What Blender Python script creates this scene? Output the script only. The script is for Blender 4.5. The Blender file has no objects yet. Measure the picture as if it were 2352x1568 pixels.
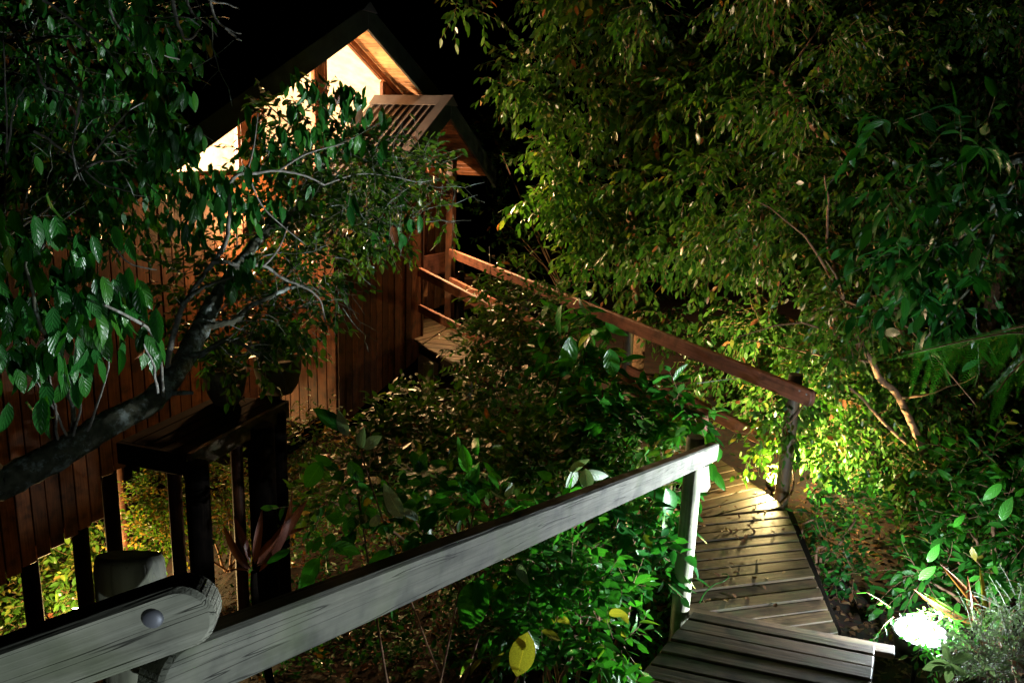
import bpy, bmesh, math, random
import numpy as np
from mathutils import Vector, Matrix
random.seed(7); RNG = np.random.default_rng(7)
SC = bpy.context.scene
COL = SC.collection
# ------------------------------------------------------------------ camera
F = 1906.5                                   # focal length in px of a 2352 px wide picture
UP = Vector((281, 7944, 1906.5)).normalized()
FW = Vector((0, 0, -1)); YC = (FW - UP * FW.dot(UP)).normalized(); XC = YC.cross(UP)
R = Matrix((XC, YC, UP))                     # camera axes -> world axes
cam = bpy.data.cameras.new('camera'); co = bpy.data.objects.new('camera', cam); COL.objects.link(co)
cam.sensor_width = 36; cam.lens = 36 * F / 2352; cam.clip_end = 300; cam.clip_start = 0.05
co.matrix_world = R.to_4x4(); SC.camera = co
cam.dof.use_dof = False
# ------------------------------------------------------------------ night sky
W = bpy.data.worlds.new('World'); SC.world = W; W.use_nodes = True
wn = W.node_tree.nodes; wl = W.node_tree.links
sky = wn.new('ShaderNodeTexSky'); sky.sky_type = 'NISHITA'; sky.sun_disc = False
sky.sun_elevation = math.radians(-4); sky.sun_rotation = math.radians(200)
wl.new(sky.outputs[0], wn['Background'].inputs[0]); wn['Background'].inputs[1].default_value = 0.004
SC.view_settings.view_transform = 'Standard'; SC.view_settings.look = 'None'
SC.view_settings.exposure = -0.15; SC.view_settings.gamma = 1; SC.view_settings.use_curve_mapping = False
SC.cycles.use_denoising = True; SC.cycles.max_bounces = 6; SC.cycles.transparent_max_bounces = 8
SC.cycles.sample_clamp_indirect = 4
P_WHITE, P_YEL, P_ROOM, P_WALL, P_PORCH, P_UNDER, P_NEAR = 820, 1150, 2500, 190, 760, 520, 80
# ------------------------------------------------------------------ helpers: directions and planes
def ray(x, y):
    return R @ Vector(((x - 1176) / F, -(y - 784) / F, -1))
def at(x, y, Y):                             # the point Y metres ahead
    d = ray(x, y); return d * (Y / d.y)
def onz(x, y, z):
    d = ray(x, y); return d * (z / d.z)
AL = math.radians(27); SA, CA = math.sin(AL), math.cos(AL)
GD = Vector((SA, CA, 0)); GN = Vector((CA, -SA, 0))      # along the gable wall, and out of it
def G(n, t, h): return GN * (-n) + GD * t + Vector((0, 0, h))
def onG(x, y, n):
    d = ray(x, y); p = d * (-n / d.dot(GN)); return p.dot(GD), p.z
def tG(x, n, y=400): return onG(x, y, n)[0]
def terrain(x, y):
    s = 0.9 - x
    z = -2.85
    if s > 0: z -= 0.45 * s if s < 5 else 2.25 + 0.28 * (s - 5)
    r = x - 1.2 - 0.10 * max(0, y - 4)
    if r > 0: z += 0.13 * r
    z += 0.05 * math.sin(x * 2.3 + y) + 0.05 * math.sin(y * 1.7 - x * .6)
    return max(z, -7.5)
# ------------------------------------------------------------------ materials
def newmat(name):
    m = bpy.data.materials.new(name); m.use_nodes = True
    return m, m.node_tree.nodes, m.node_tree.links, m.node_tree.nodes['Principled BSDF']
def ramp(n, stops):
    r = n.new('ShaderNodeValToRGB'); e = r.color_ramp.elements
    while len(e) < len(stops): e.new(0.5)
    for i, (p, c) in enumerate(stops): e[i].position = p; e[i].color = (*c, 1)
    return r
def wood(name, dark, mid, light, rough=0.75, crack=0.5, scale=1.0, green=None):
    m, n, l, b = newmat(name)
    tc = n.new('ShaderNodeTexCoord'); oi = n.new('ShaderNodeObjectInfo')
    ad = n.new('ShaderNodeVectorMath'); ad.operation = 'MULTIPLY_ADD'
    l.new(oi.outputs['Random'], ad.inputs[0]); ad.inputs[1].default_value = (17, 31, 13); l.new(tc.outputs['Object'], ad.inputs[2])
    mp = n.new('ShaderNodeMapping'); mp.inputs['Scale'].default_value = (3 * scale, 60 * scale, 60 * scale); l.new(ad.outputs[0], mp.inputs[0])
    g = n.new('ShaderNodeTexNoise'); g.inputs['Scale'].default_value = 1; g.inputs['Detail'].default_value = 6; g.inputs['Distortion'].default_value = .6; l.new(mp.outputs[0], g.inputs['Vector'])
    b2 = n.new('ShaderNodeTexNoise'); b2.inputs['Scale'].default_value = 9 * scale; b2.inputs['Detail'].default_value = 8; l.new(ad.outputs[0], b2.inputs['Vector'])
    cr = ramp(n, [(.25, dark), (.5, mid), (.75, light)]); l.new(g.outputs['Fac'], cr.inputs[0])
    mx = n.new('ShaderNodeMixRGB'); mx.blend_type = 'MULTIPLY'; mx.inputs[0].default_value = .9
    r2 = ramp(n, [(.32, (.32, .33, .34)), (.46, (.85, .85, .84)), (.62, (1.15, 1.13, 1.1))]); l.new(b2.outputs['Fac'], r2.inputs[0])
    l.new(cr.outputs[0], mx.inputs[1]); l.new(r2.outputs[0], mx.inputs[2])
    hv = n.new('ShaderNodeHueSaturation'); l.new(mx.outputs[0], hv.inputs['Color'])
    mr = n.new('ShaderNodeMapRange'); mr.inputs[3].default_value = .58; mr.inputs[4].default_value = 1.25; l.new(oi.outputs['Random'], mr.inputs[0]); l.new(mr.outputs[0], hv.inputs['Value'])
    # long cracks along the grain
    mp2 = n.new('ShaderNodeMapping'); mp2.inputs['Scale'].default_value = (1.1 * scale, 48 * scale, 48 * scale); l.new(ad.outputs[0], mp2.inputs[0])
    v = n.new('ShaderNodeTexNoise'); v.inputs['Scale'].default_value = 1; v.inputs['Detail'].default_value = 2; v.inputs['Distortion'].default_value = .25; l.new(mp2.outputs[0], v.inputs['Vector'])
    su = n.new('ShaderNodeMath'); su.operation = 'SUBTRACT'; l.new(v.outputs['Fac'], su.inputs[0]); su.inputs[1].default_value = .5
    ab = n.new('ShaderNodeMath'); ab.operation = 'ABSOLUTE'; l.new(su.outputs[0], ab.inputs[0])
    rc = ramp(n, [(.0, (1 - crack,) * 3), (.008 if crack < .75 else .013, (1, 1, 1))]); l.new(ab.outputs[0], rc.inputs[0])
    m3 = n.new('ShaderNodeMixRGB'); m3.blend_type = 'MULTIPLY'; m3.inputs[0].default_value = 1; l.new(hv.outputs[0], m3.inputs[1]); l.new(rc.outputs[0], m3.inputs[2])
    last = m3.outputs[0]
    if green:
        gn = n.new('ShaderNodeTexNoise'); gn.inputs['Scale'].default_value = 7; gn.inputs['Detail'].default_value = 5; l.new(ad.outputs[0], gn.inputs['Vector'])
        gr = ramp(n, [(.5, (0, 0, 0)), (.7, (.6, .6, .6))]); l.new(gn.outputs['Fac'], gr.inputs[0])
        m4 = n.new('ShaderNodeMixRGB'); l.new(gr.outputs[0], m4.inputs[0]); l.new(last, m4.inputs[1]); m4.inputs[2].default_value = (*green, 1); last = m4.outputs[0]
    l.new(last, b.inputs['Base Color']); b.inputs['Roughness'].default_value = rough
    bp = n.new('ShaderNodeBump'); bp.inputs['Strength'].default_value = .35 if crack < .75 else .8; bp.inputs['Distance'].default_value = .004
    mm = n.new('ShaderNodeMath'); mm.operation = 'MULTIPLY'; l.new(g.outputs['Fac'], mm.inputs[0]); l.new(rc.outputs[0], mm.inputs[1])
    l.new(mm.outputs[0], bp.inputs['Height']); l.new(bp.outputs[0], b.inputs['Normal'])
    return m
M_RAIL = wood('weathered_grey_timber', (.21, .21, .165), (.32, .325, .26), (.41, .41, .34), .85, .8, green=(.17, .21, .10))
M_RRED = wood('reddish_timber', (.20, .07, .045), (.33, .125, .08), (.42, .17, .11), .6, .2)
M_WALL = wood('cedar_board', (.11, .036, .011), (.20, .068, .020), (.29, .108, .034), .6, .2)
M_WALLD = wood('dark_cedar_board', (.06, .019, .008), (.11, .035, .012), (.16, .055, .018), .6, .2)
M_DECK = wood('deck_timber', (.045, .028, .016), (.10, .064, .036), (.16, .105, .06), .6, .6, green=(.07, .08, .035))
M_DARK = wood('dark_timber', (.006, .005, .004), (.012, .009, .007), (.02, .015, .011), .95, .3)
M_DARK.node_tree.nodes['Principled BSDF'].inputs['Specular IOR Level'].default_value = .08  # near black, sheen cut: missing shade on the landing put into the colour
M_POST = wood('log_post_timber', (.17, .17, .12), (.30, .31, .22), (.38, .38, .28), .7, .4, green=(.18, .22, .10))
M_SOFF = wood('pine_lining_board', (.42, .20, .09), (.55, .29, .13), (.64, .37, .18), .45, .15)
M_FASC = wood('painted_fascia', (.010, .016, .013), (.017, .025, .021), (.025, .034, .029), .6, .1)
def plain(name, c, rough=.5, metal=0, spec=.5):
    m, n, l, b = newmat(name)
    tc = n.new('ShaderNodeTexCoord'); t = n.new('ShaderNodeTexNoise'); t.inputs['Scale'].default_value = 9; t.inputs['Detail'].default_value = 5
    l.new(tc.outputs['Object'], t.inputs['Vector'])
    r = ramp(n, [(.3, tuple(x * .75 for x in c)), (.7, tuple(min(1, x * 1.2) for x in c))]); l.new(t.outputs['Fac'], r.inputs[0]); l.new(r.outputs[0], b.inputs['Base Color'])
    b.inputs['Roughness'].default_value = rough; b.inputs['Metallic'].default_value = metal
    return m
M_ZINC = plain('galvanised_steel', (.26, .27, .31), .55, .5)
M_ROOF = plain('ribbed_roof_steel', (.085, .078, .075), .45, .2)
M_ROOFD = plain('dark_roof_steel', (.05, .055, .07), .45, .2)
M_REFL = plain('white_reflector', (.7, .74, .78), .5)
M_BLACK = plain('black_metal', (.03, .03, .03), .4, .5)
M_CREAM = plain('cream_plaster', (.75, .66, .52), .8)
M_ROCK = plain('mossy_rock', (.12, .10, .06), .9)
def emit(name, c, s):
    m, n, l, b = newmat(name); b.inputs['Base Color'].default_value = (*c, 1)
    b.inputs['Emission Color'].default_value = (*c, 1); b.inputs['Emission Strength'].default_value = s; return m
M_LW = emit('white_lamp_lens', (.74, .88, 1), 170)
M_LY = emit('warm_lamp_lens', (1, .85, .5), 40)
M_LO = emit('amber_lamp_lens', (1, .6, .28), 12)
def glass():
    m, n, l, b = newmat('window_glass'); n.remove(b)
    t = n.new('ShaderNodeBsdfTransparent'); g = n.new('ShaderNodeBsdfGlossy'); g.inputs['Roughness'].default_value = .03
    mx = n.new('ShaderNodeMixShader'); mx.inputs[0].default_value = .06; l.new(t.outputs[0], mx.inputs[1]); l.new(g.outputs[0], mx.inputs[2])
    l.new(mx.outputs[0], n['Material Output'].inputs[0]); return m
M_GLASS = glass()
def leafmat(name, stops, rough=.32, trans=.3, veins=False, tc=(1.3, 1.5, .6)):
    m, n, l, b = newmat(name)
    a = n.new('ShaderNodeAttribute'); a.attribute_name = 'tint'
    r = ramp(n, stops); l.new(a.outputs['Fac'], r.inputs[0]); col = r.outputs[0]
    uv = n.new('ShaderNodeUVMap'); uv.uv_map = 'uv'; sp = n.new('ShaderNodeSeparateXYZ'); l.new(uv.outputs[0], sp.inputs[0])
    ab = n.new('ShaderNodeMath'); ab.operation = 'ABSOLUTE'; l.new(sp.outputs[0], ab.inputs[0])
    if veins:
        w = n.new('ShaderNodeMath'); w.operation = 'MULTIPLY_ADD'; l.new(ab.outputs[0], w.inputs[0]); w.inputs[1].default_value = -13; 
        v2 = n.new('ShaderNodeMath'); v2.operation = 'MULTIPLY'; l.new(sp.outputs[1], v2.inputs[0]); v2.inputs[1].default_value = 40; l.new(v2.outputs[0], w.inputs[2])
        s = n.new('ShaderNodeMath'); s.operation = 'SINE'; l.new(w.outputs[0], s.inputs[0])
        bp = n.new('ShaderNodeBump'); bp.inputs['Strength'].default_value = .3; bp.inputs['Distance'].default_value = .002; l.new(s.outputs[0], bp.inputs['Height']); l.new(bp.outputs[0], b.inputs['Normal'])
    rr = ramp(n, [(0, (1.5, 1.35, 1.3)), (.035, (1.5, 1.35, 1.3)), (.06, (1, 1, 1))]); l.new(ab.outputs[0], rr.inputs[0])
    mx = n.new('ShaderNodeMixRGB'); mx.blend_type = 'MULTIPLY'; mx.inputs[0].default_value = 1; l.new(col, mx.inputs[1]); l.new(rr.outputs[0], mx.inputs[2]); col = mx.outputs[0]
    no = n.new('ShaderNodeTexNoise'); no.inputs['Scale'].default_value = 40; tcn = n.new('ShaderNodeTexCoord'); l.new(tcn.outputs['Object'], no.inputs['Vector'])
    rn = ramp(n, [(.35, (.8, .8, .8)), (.65, (1.1, 1.1, 1.1))]); l.new(no.outputs['Fac'], rn.inputs[0])
    m2 = n.new('ShaderNodeMixRGB'); m2.blend_type = 'MULTIPLY'; m2.inputs[0].default_value = 1; l.new(col, m2.inputs[1]); l.new(rn.outputs[0], m2.inputs[2]); col = m2.outputs[0]
    l.new(col, b.inputs['Base Color']); b.inputs['Roughness'].default_value = rough
    t = n.new('ShaderNodeBsdfTranslucent'); m3 = n.new('ShaderNodeMixRGB'); m3.blend_type = 'MULTIPLY'; m3.inputs[0].default_value = 1; l.new(col, m3.inputs[1]); m3.inputs[2].default_value = (*tc, 1)
    l.new(m3.outputs[0], t.inputs[0]); ms = n.new('ShaderNodeMixShader'); ms.inputs[0].default_value = trans
    l.new(b.outputs[0], ms.inputs[1]); l.new(t.outputs[0], ms.inputs[2]); l.new(ms.outputs[0], n['Material Output'].inputs[0])
    return m
GREEN = [(0, (.012, .085, .018)), (.5, (.026, .18, .024)), (.85, (.06, .24, .02)), (.93, (.16, .20, .02)), (.97, (.30, .17, .03)), (1, (.22, .08, .03))]
BRIGHT = [(0, (.018, .11, .018)), (.5, (.04, .21, .022)), (.9, (.06, .34, .025)), (.97, (.20, .30, .03)), (1, (.35, .30, .04))]
OLIVE = [(0, (.02, .085, .012)), (.5, (.055, .15, .018)), (.8, (.10, .21, .025)), (.93, (.24, .26, .05)), (.97, (.33, .18, .05)), (1, (.25, .09, .04))]
M_LG = leafmat('glossy_leaf', GREEN, .28, .25, True)
M_LF = leafmat('forest_leaf', OLIVE, .30, .35)
M_LB = leafmat('bright_leaf', BRIGHT, .3, .35, True)
M_LS = leafmat('shrub_leaf', GREEN, .35, .3)
M_LIT = leafmat('fallen_leaf', [(0, (.07, .03, .015)), (.5, (.13, .058, .026)), (.85, (.21, .105, .05)), (1, (.30, .19, .10))], .6, .1)
M_RED = leafmat('bromeliad_leaf', [(0, (.13, .04, .025)), (1, (.24, .09, .055))], .4, .15)
M_GREY = leafmat('grey_green_leaf', [(0, (.20, .30, .20)), (1, (.32, .42, .32))], .6, .2, True)
def bark(name, dark, light, lichen, amt=.55):
    m, n, l, b = newmat(name)
    tc = n.new('ShaderNodeTexCoord')
    a = n.new('ShaderNodeTexNoise'); a.inputs['Scale'].default_value = 30; a.inputs['Detail'].default_value = 8; l.new(tc.outputs['Object'], a.inputs['Vector'])
    c = n.new('ShaderNodeTexNoise'); c.inputs['Scale'].default_value = 11; c.inputs['Detail'].default_value = 7; c.inputs['Roughness'].default_value = .7; l.new(tc.outputs['Object'], c.inputs['Vector'])
    r = ramp(n, [(.3, dark), (.7, light)]); l.new(a.outputs['Fac'], r.inputs[0])
    k = ramp(n, [(amt - .03, (0, 0, 0)), (amt + .08, (1, 1, 1))]); l.new(c.outputs['Fac'], k.inputs[0])
    mx = n.new('ShaderNodeMixRGB'); l.new(k.outputs[0], mx.inputs[0]); l.new(r.outputs[0], mx.inputs[1]); mx.inputs[2].default_value = (*lichen, 1)
    l.new(mx.outputs[0], b.inputs['Base Color']); b.inputs['Roughness'].default_value = .85
    bp = n.new('ShaderNodeBump'); bp.inputs['Strength'].default_value = .9; bp.inputs['Distance'].default_value = .012; l.new(a.outputs['Fac'], bp.inputs['Height']); l.new(bp.outputs[0], b.inputs['Normal'])
    return m
M_BARK = bark('lichen_bark', (.05, .055, .03), (.14, .14, .09), (.36, .42, .38))
M_BARKR = bark('reddish_bark', (.16, .08, .045), (.34, .19, .11), (.38, .32, .22), .62)
M_TWIG = bark('pale_twig', (.16, .15, .12), (.32, .31, .26), (.40, .42, .38))
def soil():
    m, n, l, b = newmat('leafy_soil')
    tc = n.new('ShaderNodeTexCoord'); a = n.new('ShaderNodeTexNoise'); a.inputs['Scale'].default_value = 6; a.inputs['Detail'].default_value = 9; l.new(tc.outputs['Object'], a.inputs['Vector'])
    v = n.new('ShaderNodeTexVoronoi'); v.inputs['Scale'].default_value = 35; l.new(tc.outputs['Object'], v.inputs['Vector'])
    r = ramp(n, [(.3, (.018, .010, .006)), (.7, (.06, .032, .018))]); l.new(a.outputs['Fac'], r.inputs[0])
    mx = n.new('ShaderNodeMixRGB'); mx.blend_type = 'MULTIPLY'; mx.inputs[0].default_value = .7; l.new(r.outputs[0], mx.inputs[1]); l.new(v.outputs['Color'], mx.inputs[2])
    l.new(mx.outputs[0], b.inputs['Base Color']); b.inputs['Roughness'].default_value = .95
    bp = n.new('ShaderNodeBump'); bp.inputs['Distance'].default_value = .03; l.new(a.outputs['Fac'], bp.inputs['Height']); l.new(bp.outputs[0], b.inputs['Normal']); return m
M_SOIL = soil()
# ------------------------------------------------------------------ object helpers
def tag(o, label=None, cat=None, group=None, kind=None):
    if label: o['label'] = label
    if cat: o['category'] = cat
    if group: o['group'] = group
    if kind: o['kind'] = kind
    return o
def thing(name, label, cat, loc, group=None):
    o = bpy.data.objects.new(name, None); o.empty_display_size = .1; COL.objects.link(o); o.location = loc
    return tag(o, label, cat, group)
def setting(name, loc=(0, 0, 0)):
    o = bpy.data.objects.new(name, None); COL.objects.link(o); o.location = loc; o['kind'] = 'structure'; return o
def wpos(o):
    p = Vector(o.location)
    while o.parent: o = o.parent; p += Vector(o.location)
    return p
def put(name, me, parent=None, M=None, label=None, kind=None):
    o = bpy.data.objects.new(name, me); COL.objects.link(o)
    M = M or Matrix.Identity(4)
    if parent:
        o.parent = parent
        if parent.type == 'EMPTY': o.matrix_basis = Matrix.Translation(-wpos(parent)) @ M
        else: o.matrix_basis = WM[parent.name].inverted() @ M
    else: o.matrix_basis = M
    WM[o.name] = M
    return tag(o, label, kind=kind)
WM = {}
def mesh_np(name, V, Fc, mat, smooth=False, tint=None, uv=None):
    me = bpy.data.meshes.new(name); V = np.asarray(V, np.float32); Fc = np.asarray(Fc, np.int32); k = Fc.shape[1]
    me.vertices.add(len(V)); me.vertices.foreach_set('co', V.ravel())
    me.loops.add(Fc.size); me.loops.foreach_set('vertex_index', Fc.ravel())
    me.polygons.add(len(Fc)); me.polygons.foreach_set('loop_start', np.arange(0, Fc.size, k, dtype=np.int32))
    if smooth: me.polygons.foreach_set('use_smooth', np.ones(len(Fc), bool))
    me.materials.append(mat)
    if tint is not None:
        a = me.attributes.new('tint', 'FLOAT', 'POINT'); a.data.foreach_set('value', np.asarray(tint, np.float32))
    if uv is not None:
        l = me.uv_layers.new(name='uv'); l.data.foreach_set('uv', np.asarray(uv, np.float32)[Fc.ravel()].ravel())
    me.update(calc_edges=True); return me
def mesh_bm(name, bm, mat, smooth=False):
    bmesh.ops.recalc_face_normals(bm, faces=bm.faces[:])
    me = bpy.data.meshes.new(name); bm.to_mesh(me); bm.free(); me.materials.append(mat)
    if smooth: me.polygons.foreach_set('use_smooth', [True] * len(me.polygons))
    return me
def frame(o, ex, ey):
    ex = Vector(ex).normalized(); ez = ex.cross(Vector(ey)).normalized(); ey = ez.cross(ex)
    M = Matrix((ex, ey, ez)).transposed().to_4x4(); M.translation = o; return M
def slab(name, pts, ext, ex, mat, parent, bev=.004, label=None, kind=None):
    """a flat outline (world points) pushed by ext; local x runs along ex"""
    pts = [Vector(p) for p in pts]; ext = Vector(ext)
    o = sum(pts, Vector()) / len(pts); ey = ext.cross(Vector(ex)); ey = ey if ey.length > 1e-4 * ext.length else Vector(ex).orthogonal(); M = frame(o, ex, ey); Mi = M.inverted()
    bm = bmesh.new(); f = bm.faces.new([bm.verts.new(Mi @ p) for p in pts])
    r = bmesh.ops.extrude_face_region(bm, geom=[f]); e = Mi.to_3x3() @ ext
    for v in r['geom']:
        if isinstance(v, bmesh.types.BMVert): v.co += e
    if bev: bmesh.ops.bevel(bm, geom=bm.edges[:], offset=bev, segments=1, affect='EDGES')
    return put(name, mesh_bm(name, bm, mat), parent, M, label, kind)
def beam(name, a, b, h, w, mat, parent, up=(0, 0, 1), bev=.004, label=None):
    a, b = Vector(a), Vector(b); d = (b - a).normalized(); s = d.cross(Vector(up)).normalized(); u = s.cross(d).normalized()
    pts = [a - u * h / 2 - s * w / 2, b - u * h / 2 - s * w / 2, b + u * h / 2 - s * w / 2, a + u * h / 2 - s * w / 2]
    return slab(name, pts, s * w, d, mat, parent, bev, label)
def rail(name, a, b, h, w, mat, parent, r0=.5, r1=.5, label=None):
    """hand rail board with rounded ends"""
    a, b = Vector(a), Vector(b); d = (b - a).normalized(); s = d.cross(Vector((0, 0, 1))).normalized(); u = s.cross(d)
    def end(c, sg, rr):
        o = []; n = 17
        for i in range(n):
            t = -math.pi / 2 + math.pi * i / (n - 1)
            o.append(c + d * sg * (math.cos(t) * h / 2 * rr - h / 2 * rr) + u * math.sin(t) * h / 2)
        return o
    pts = end(b, 1, r1) + end(a, -1, r0)[::-1]
    pts = [p - s * w / 2 for p in pts]
    return slab(name, pts, s * w, d, mat, parent, .006, label)
def tube_arrays(P, Rd, sides=8, jit=0, seed=0):
    P = np.array([list(p) for p in P], float); n = len(P); rg = np.random.default_rng(seed)
    T = np.gradient(P, axis=0); T /= np.linalg.norm(T, axis=1)[:, None] + 1e-9
    ref = np.array([0, 0, 1.]) if abs(T[0][2]) < .9 else np.array([1., 0, 0])
    V = []
    for i in range(n):
        s = np.cross(T[i], ref); s /= np.linalg.norm(s) + 1e-9; u = np.cross(s, T[i]); ref = u
        for k in range(sides):
            a = 2 * math.pi * k / sides; r = Rd[i] * (1 + jit * (rg.random() - .5))
            V.append(P[i] + r * (math.cos(a) * s + math.sin(a) * u))
    Fc = [(i * sides + k, i * sides + (k + 1) % sides, (i + 1) * sides + (k + 1) % sides, (i + 1) * sides + k) for i in range(n - 1) for k in range(sides)]
    return np.array(V), np.array(Fc)
def smooth_path(P, k=4, wob=0, seed=0):
    P = [Vector(p) for p in P]; out = []; rg = random.Random(seed)
    for i in range(len(P) - 1):
        p0 = P[max(0, i - 1)]; p1 = P[i]; p2 = P[i + 1]; p3 = P[min(len(P) - 1, i + 2)]
        for j in range(k):
            t = j / k
            q = .5 * ((2 * p1) + (p2 - p0) * t + (2 * p0 - 5 * p1 + 4 * p2 - p3) * t * t + (3 * p1 - p0 - 3 * p2 + p3) * t ** 3)
            out.append(q + Vector((rg.uniform(-1, 1), rg.uniform(-1, 1), rg.uniform(-1, 1))) * wob)
    out.append(P[-1]); return out
def tube(name, P, r0, r1, mat, parent, sides=10, k=5, jit=.25, wob=0, seed=0, label=None, power=1):
    Q = smooth_path(P, k, wob, seed); n = len(Q)
    Rd = [r0 + (r1 - r0) * (i / (n - 1)) ** power for i in range(n)]
    V, Fc = tube_arrays(Q, Rd, sides, jit, seed); o = Vector(Q[0])
    me = mesh_np(name, V - np.array(o), Fc, mat, True)
    return put(name, me, parent, Matrix.Translation(o), label)
def joined_tubes(name, lst, mat, parent, sides=4, kind='stuff'):
    Vs, Fs, off = [], [], 0
    for i, (P, r0, r1) in enumerate(lst):
        n = len(P); V, Fc = tube_arrays(P, [r0 + (r1 - r0) * j / (n - 1) for j in range(n)], sides, 0, i)
        Vs.append(V); Fs.append(Fc + off); off += len(V)
    if not Vs: return
    return put(name, mesh_np(name, np.concatenate(Vs), np.concatenate(Fs), mat, True), parent, None, None, kind)
def lathe(name, prof, mat, parent, M, sides=20, smooth=True):
    bm = bmesh.new(); rings = []
    for r, z in prof:
        rings.append([bm.verts.new((r * math.cos(2 * math.pi * k / sides), r * math.sin(2 * math.pi * k / sides), z)) for k in range(sides)] if r > 1e-6 else [bm.verts.new((0, 0, z))])
    for a, b in zip(rings, rings[1:]):
        for k in range(sides):
            q = (k + 1) % sides
            if len(a) == 1 and len(b) == 1: continue
            if len(a) == 1: bm.faces.new((a[0], b[k], b[q]))
            elif len(b) == 1: bm.faces.new((a[k], a[q], b[0]))
            else: bm.faces.new((a[k], a[q], b[q], b[k]))
    return put(name, mesh_bm(name, bm, mat, smooth), parent, M)
def log_post(name, base, top, r, mat, parent, slant=0, label=None):
    base, top = Vector(base), Vector(top); L = (top - base).length
    ez = (top - base).normalized(); M = frame(base, ez, (0, 1, 0))      # local x along the post
    bm = bmesh.new(); S = 20; rings = []
    for j, (x, rr) in enumerate([(0, 1), (L * .33, 1.0), (L * .66, .98), (L - .03, .97), (L - .012, .93), (L - .003, .84)]):
        ring = []
        for k in range(S):
            a = 2 * math.pi * k / S; q = r * rr * (1 + .02 * math.sin(3 * a + j))
            ring.append(bm.verts.new((x + (slant * math.cos(a) * r if j > 2 else 0), q * math.cos(a), q * math.sin(a))))
        rings.append(ring)
    for a, b in zip(rings, rings[1:]):
        for k in range(S): bm.faces.new((a[k], a[(k + 1) % S], b[(k + 1) % S], b[k]))
    bm.faces.new(rings[-1]); bm.faces.new(rings[0][::-1])
    me = mesh_bm(name, bm, mat, False)
    me.polygons.foreach_set('use_smooth', [len(p.vertices) == 4 for p in me.polygons])
    return put(name, me, parent, M, label)
def clip(poly, o, d):
    out = []
    for i in range(len(poly)):
        a, b = poly[i], poly[(i + 1) % len(poly)]; da = (a - o).dot(d); db = (b - o).dot(d)
        if da >= 0: out.append(a)
        if (da >= 0) != (db >= 0): out.append(a + (b - a) * (da / (da - db)))
    return out
def decking(poly, along, pitch, gap, th, mat, parent, name='deck_board'):
    """planks that fill a flat outline, each an object"""
    poly = [Vector(p) for p in poly]; nrm = (poly[1] - poly[0]).cross(poly[2] - poly[0]).normalized()
    if nrm.z < 0: nrm = -nrm
    ax = Vector(along); ax = (ax - nrm * ax.dot(nrm)).normalized(); cr = nrm.cross(ax)
    s = [p.dot(cr) for p in poly]; k = math.floor(min(s) / pitch)
    while k * pitch < max(s):
        q = clip(poly, cr * (k * pitch + gap / 2), cr); q = clip(q, cr * ((k + 1) * pitch - gap / 2), -cr) if len(q) > 2 else q
        if len(q) > 2 and (max(p.dot(cr) for p in q) - min(p.dot(cr) for p in q)) > .02:
            j = random.uniform(-.005, .004)
            c = []                                        # drop doubled corners
            for p in q:
                if not c or (p - c[-1]).length > .004: c.append(p)
            if len(c) > 2 and (c[0] - c[-1]).length < .004: c.pop()
            if len(c) > 2: slab(name, [p + nrm * j for p in c], -nrm * th, ax, mat, parent, .004)
        k += 1
# ------------------------------------------------------------------ leaves
def leaf_shape(w=.42, hi=False, fold=.10, curl=.16, wav=0., tip=1.0):
    """one leaf of length 1 along +y: vertices, faces (quads), uv"""
    rows = 8 if hi else 4
    V, U = [], []
    for i in range(rows + 1):
        t = i / rows; hw = w / 2 * (math.sin(math.pi * min(1, t ** .85)) ** .75 if 0 < t < 1 else 0) * (1 if t < .75 else 1 - (t - .75) * .6 * tip)
        z = -curl * t * t
        wv = wav * math.sin(i * 2.2)
        for s in (-1, 0, 1):
            V.append((s * hw, t, z + abs(s) * (fold * hw * 2 + wv))); U.append((s, t))
    Fc = []
    for i in range(rows):
        for c in (0, 1): a = i * 3 + c; Fc.append((a, a + 1, a + 4, a + 3))
    return np.array(V), np.array(Fc), np.array(U)
def low_leaf(w=.42, fold=.2, curl=.15):
    V = np.array([(0, 0, 0), (0, .5, -curl * .25), (0, 1, -curl), (-w * .46, .27, fold * w * .5), (-w * .42, .66, fold * w * .3 - curl * .4), (w * .46, .27, fold * w * .5), (w * .42, .66, fold * w * .3 - curl * .4)])
    Fc = np.array([(0, 1, 3), (3, 1, 4), (4, 1, 2), (0, 5, 1), (5, 6, 1), (6, 2, 1)])
    U = np.array([(0, 0), (0, .5), (0, 1), (-1, .27), (-1, .66), (1, .27), (1, .66)])
    return V, Fc, U
def nz(a): return a / (np.linalg.norm(a, axis=-1, keepdims=True) + 1e-9)
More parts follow.
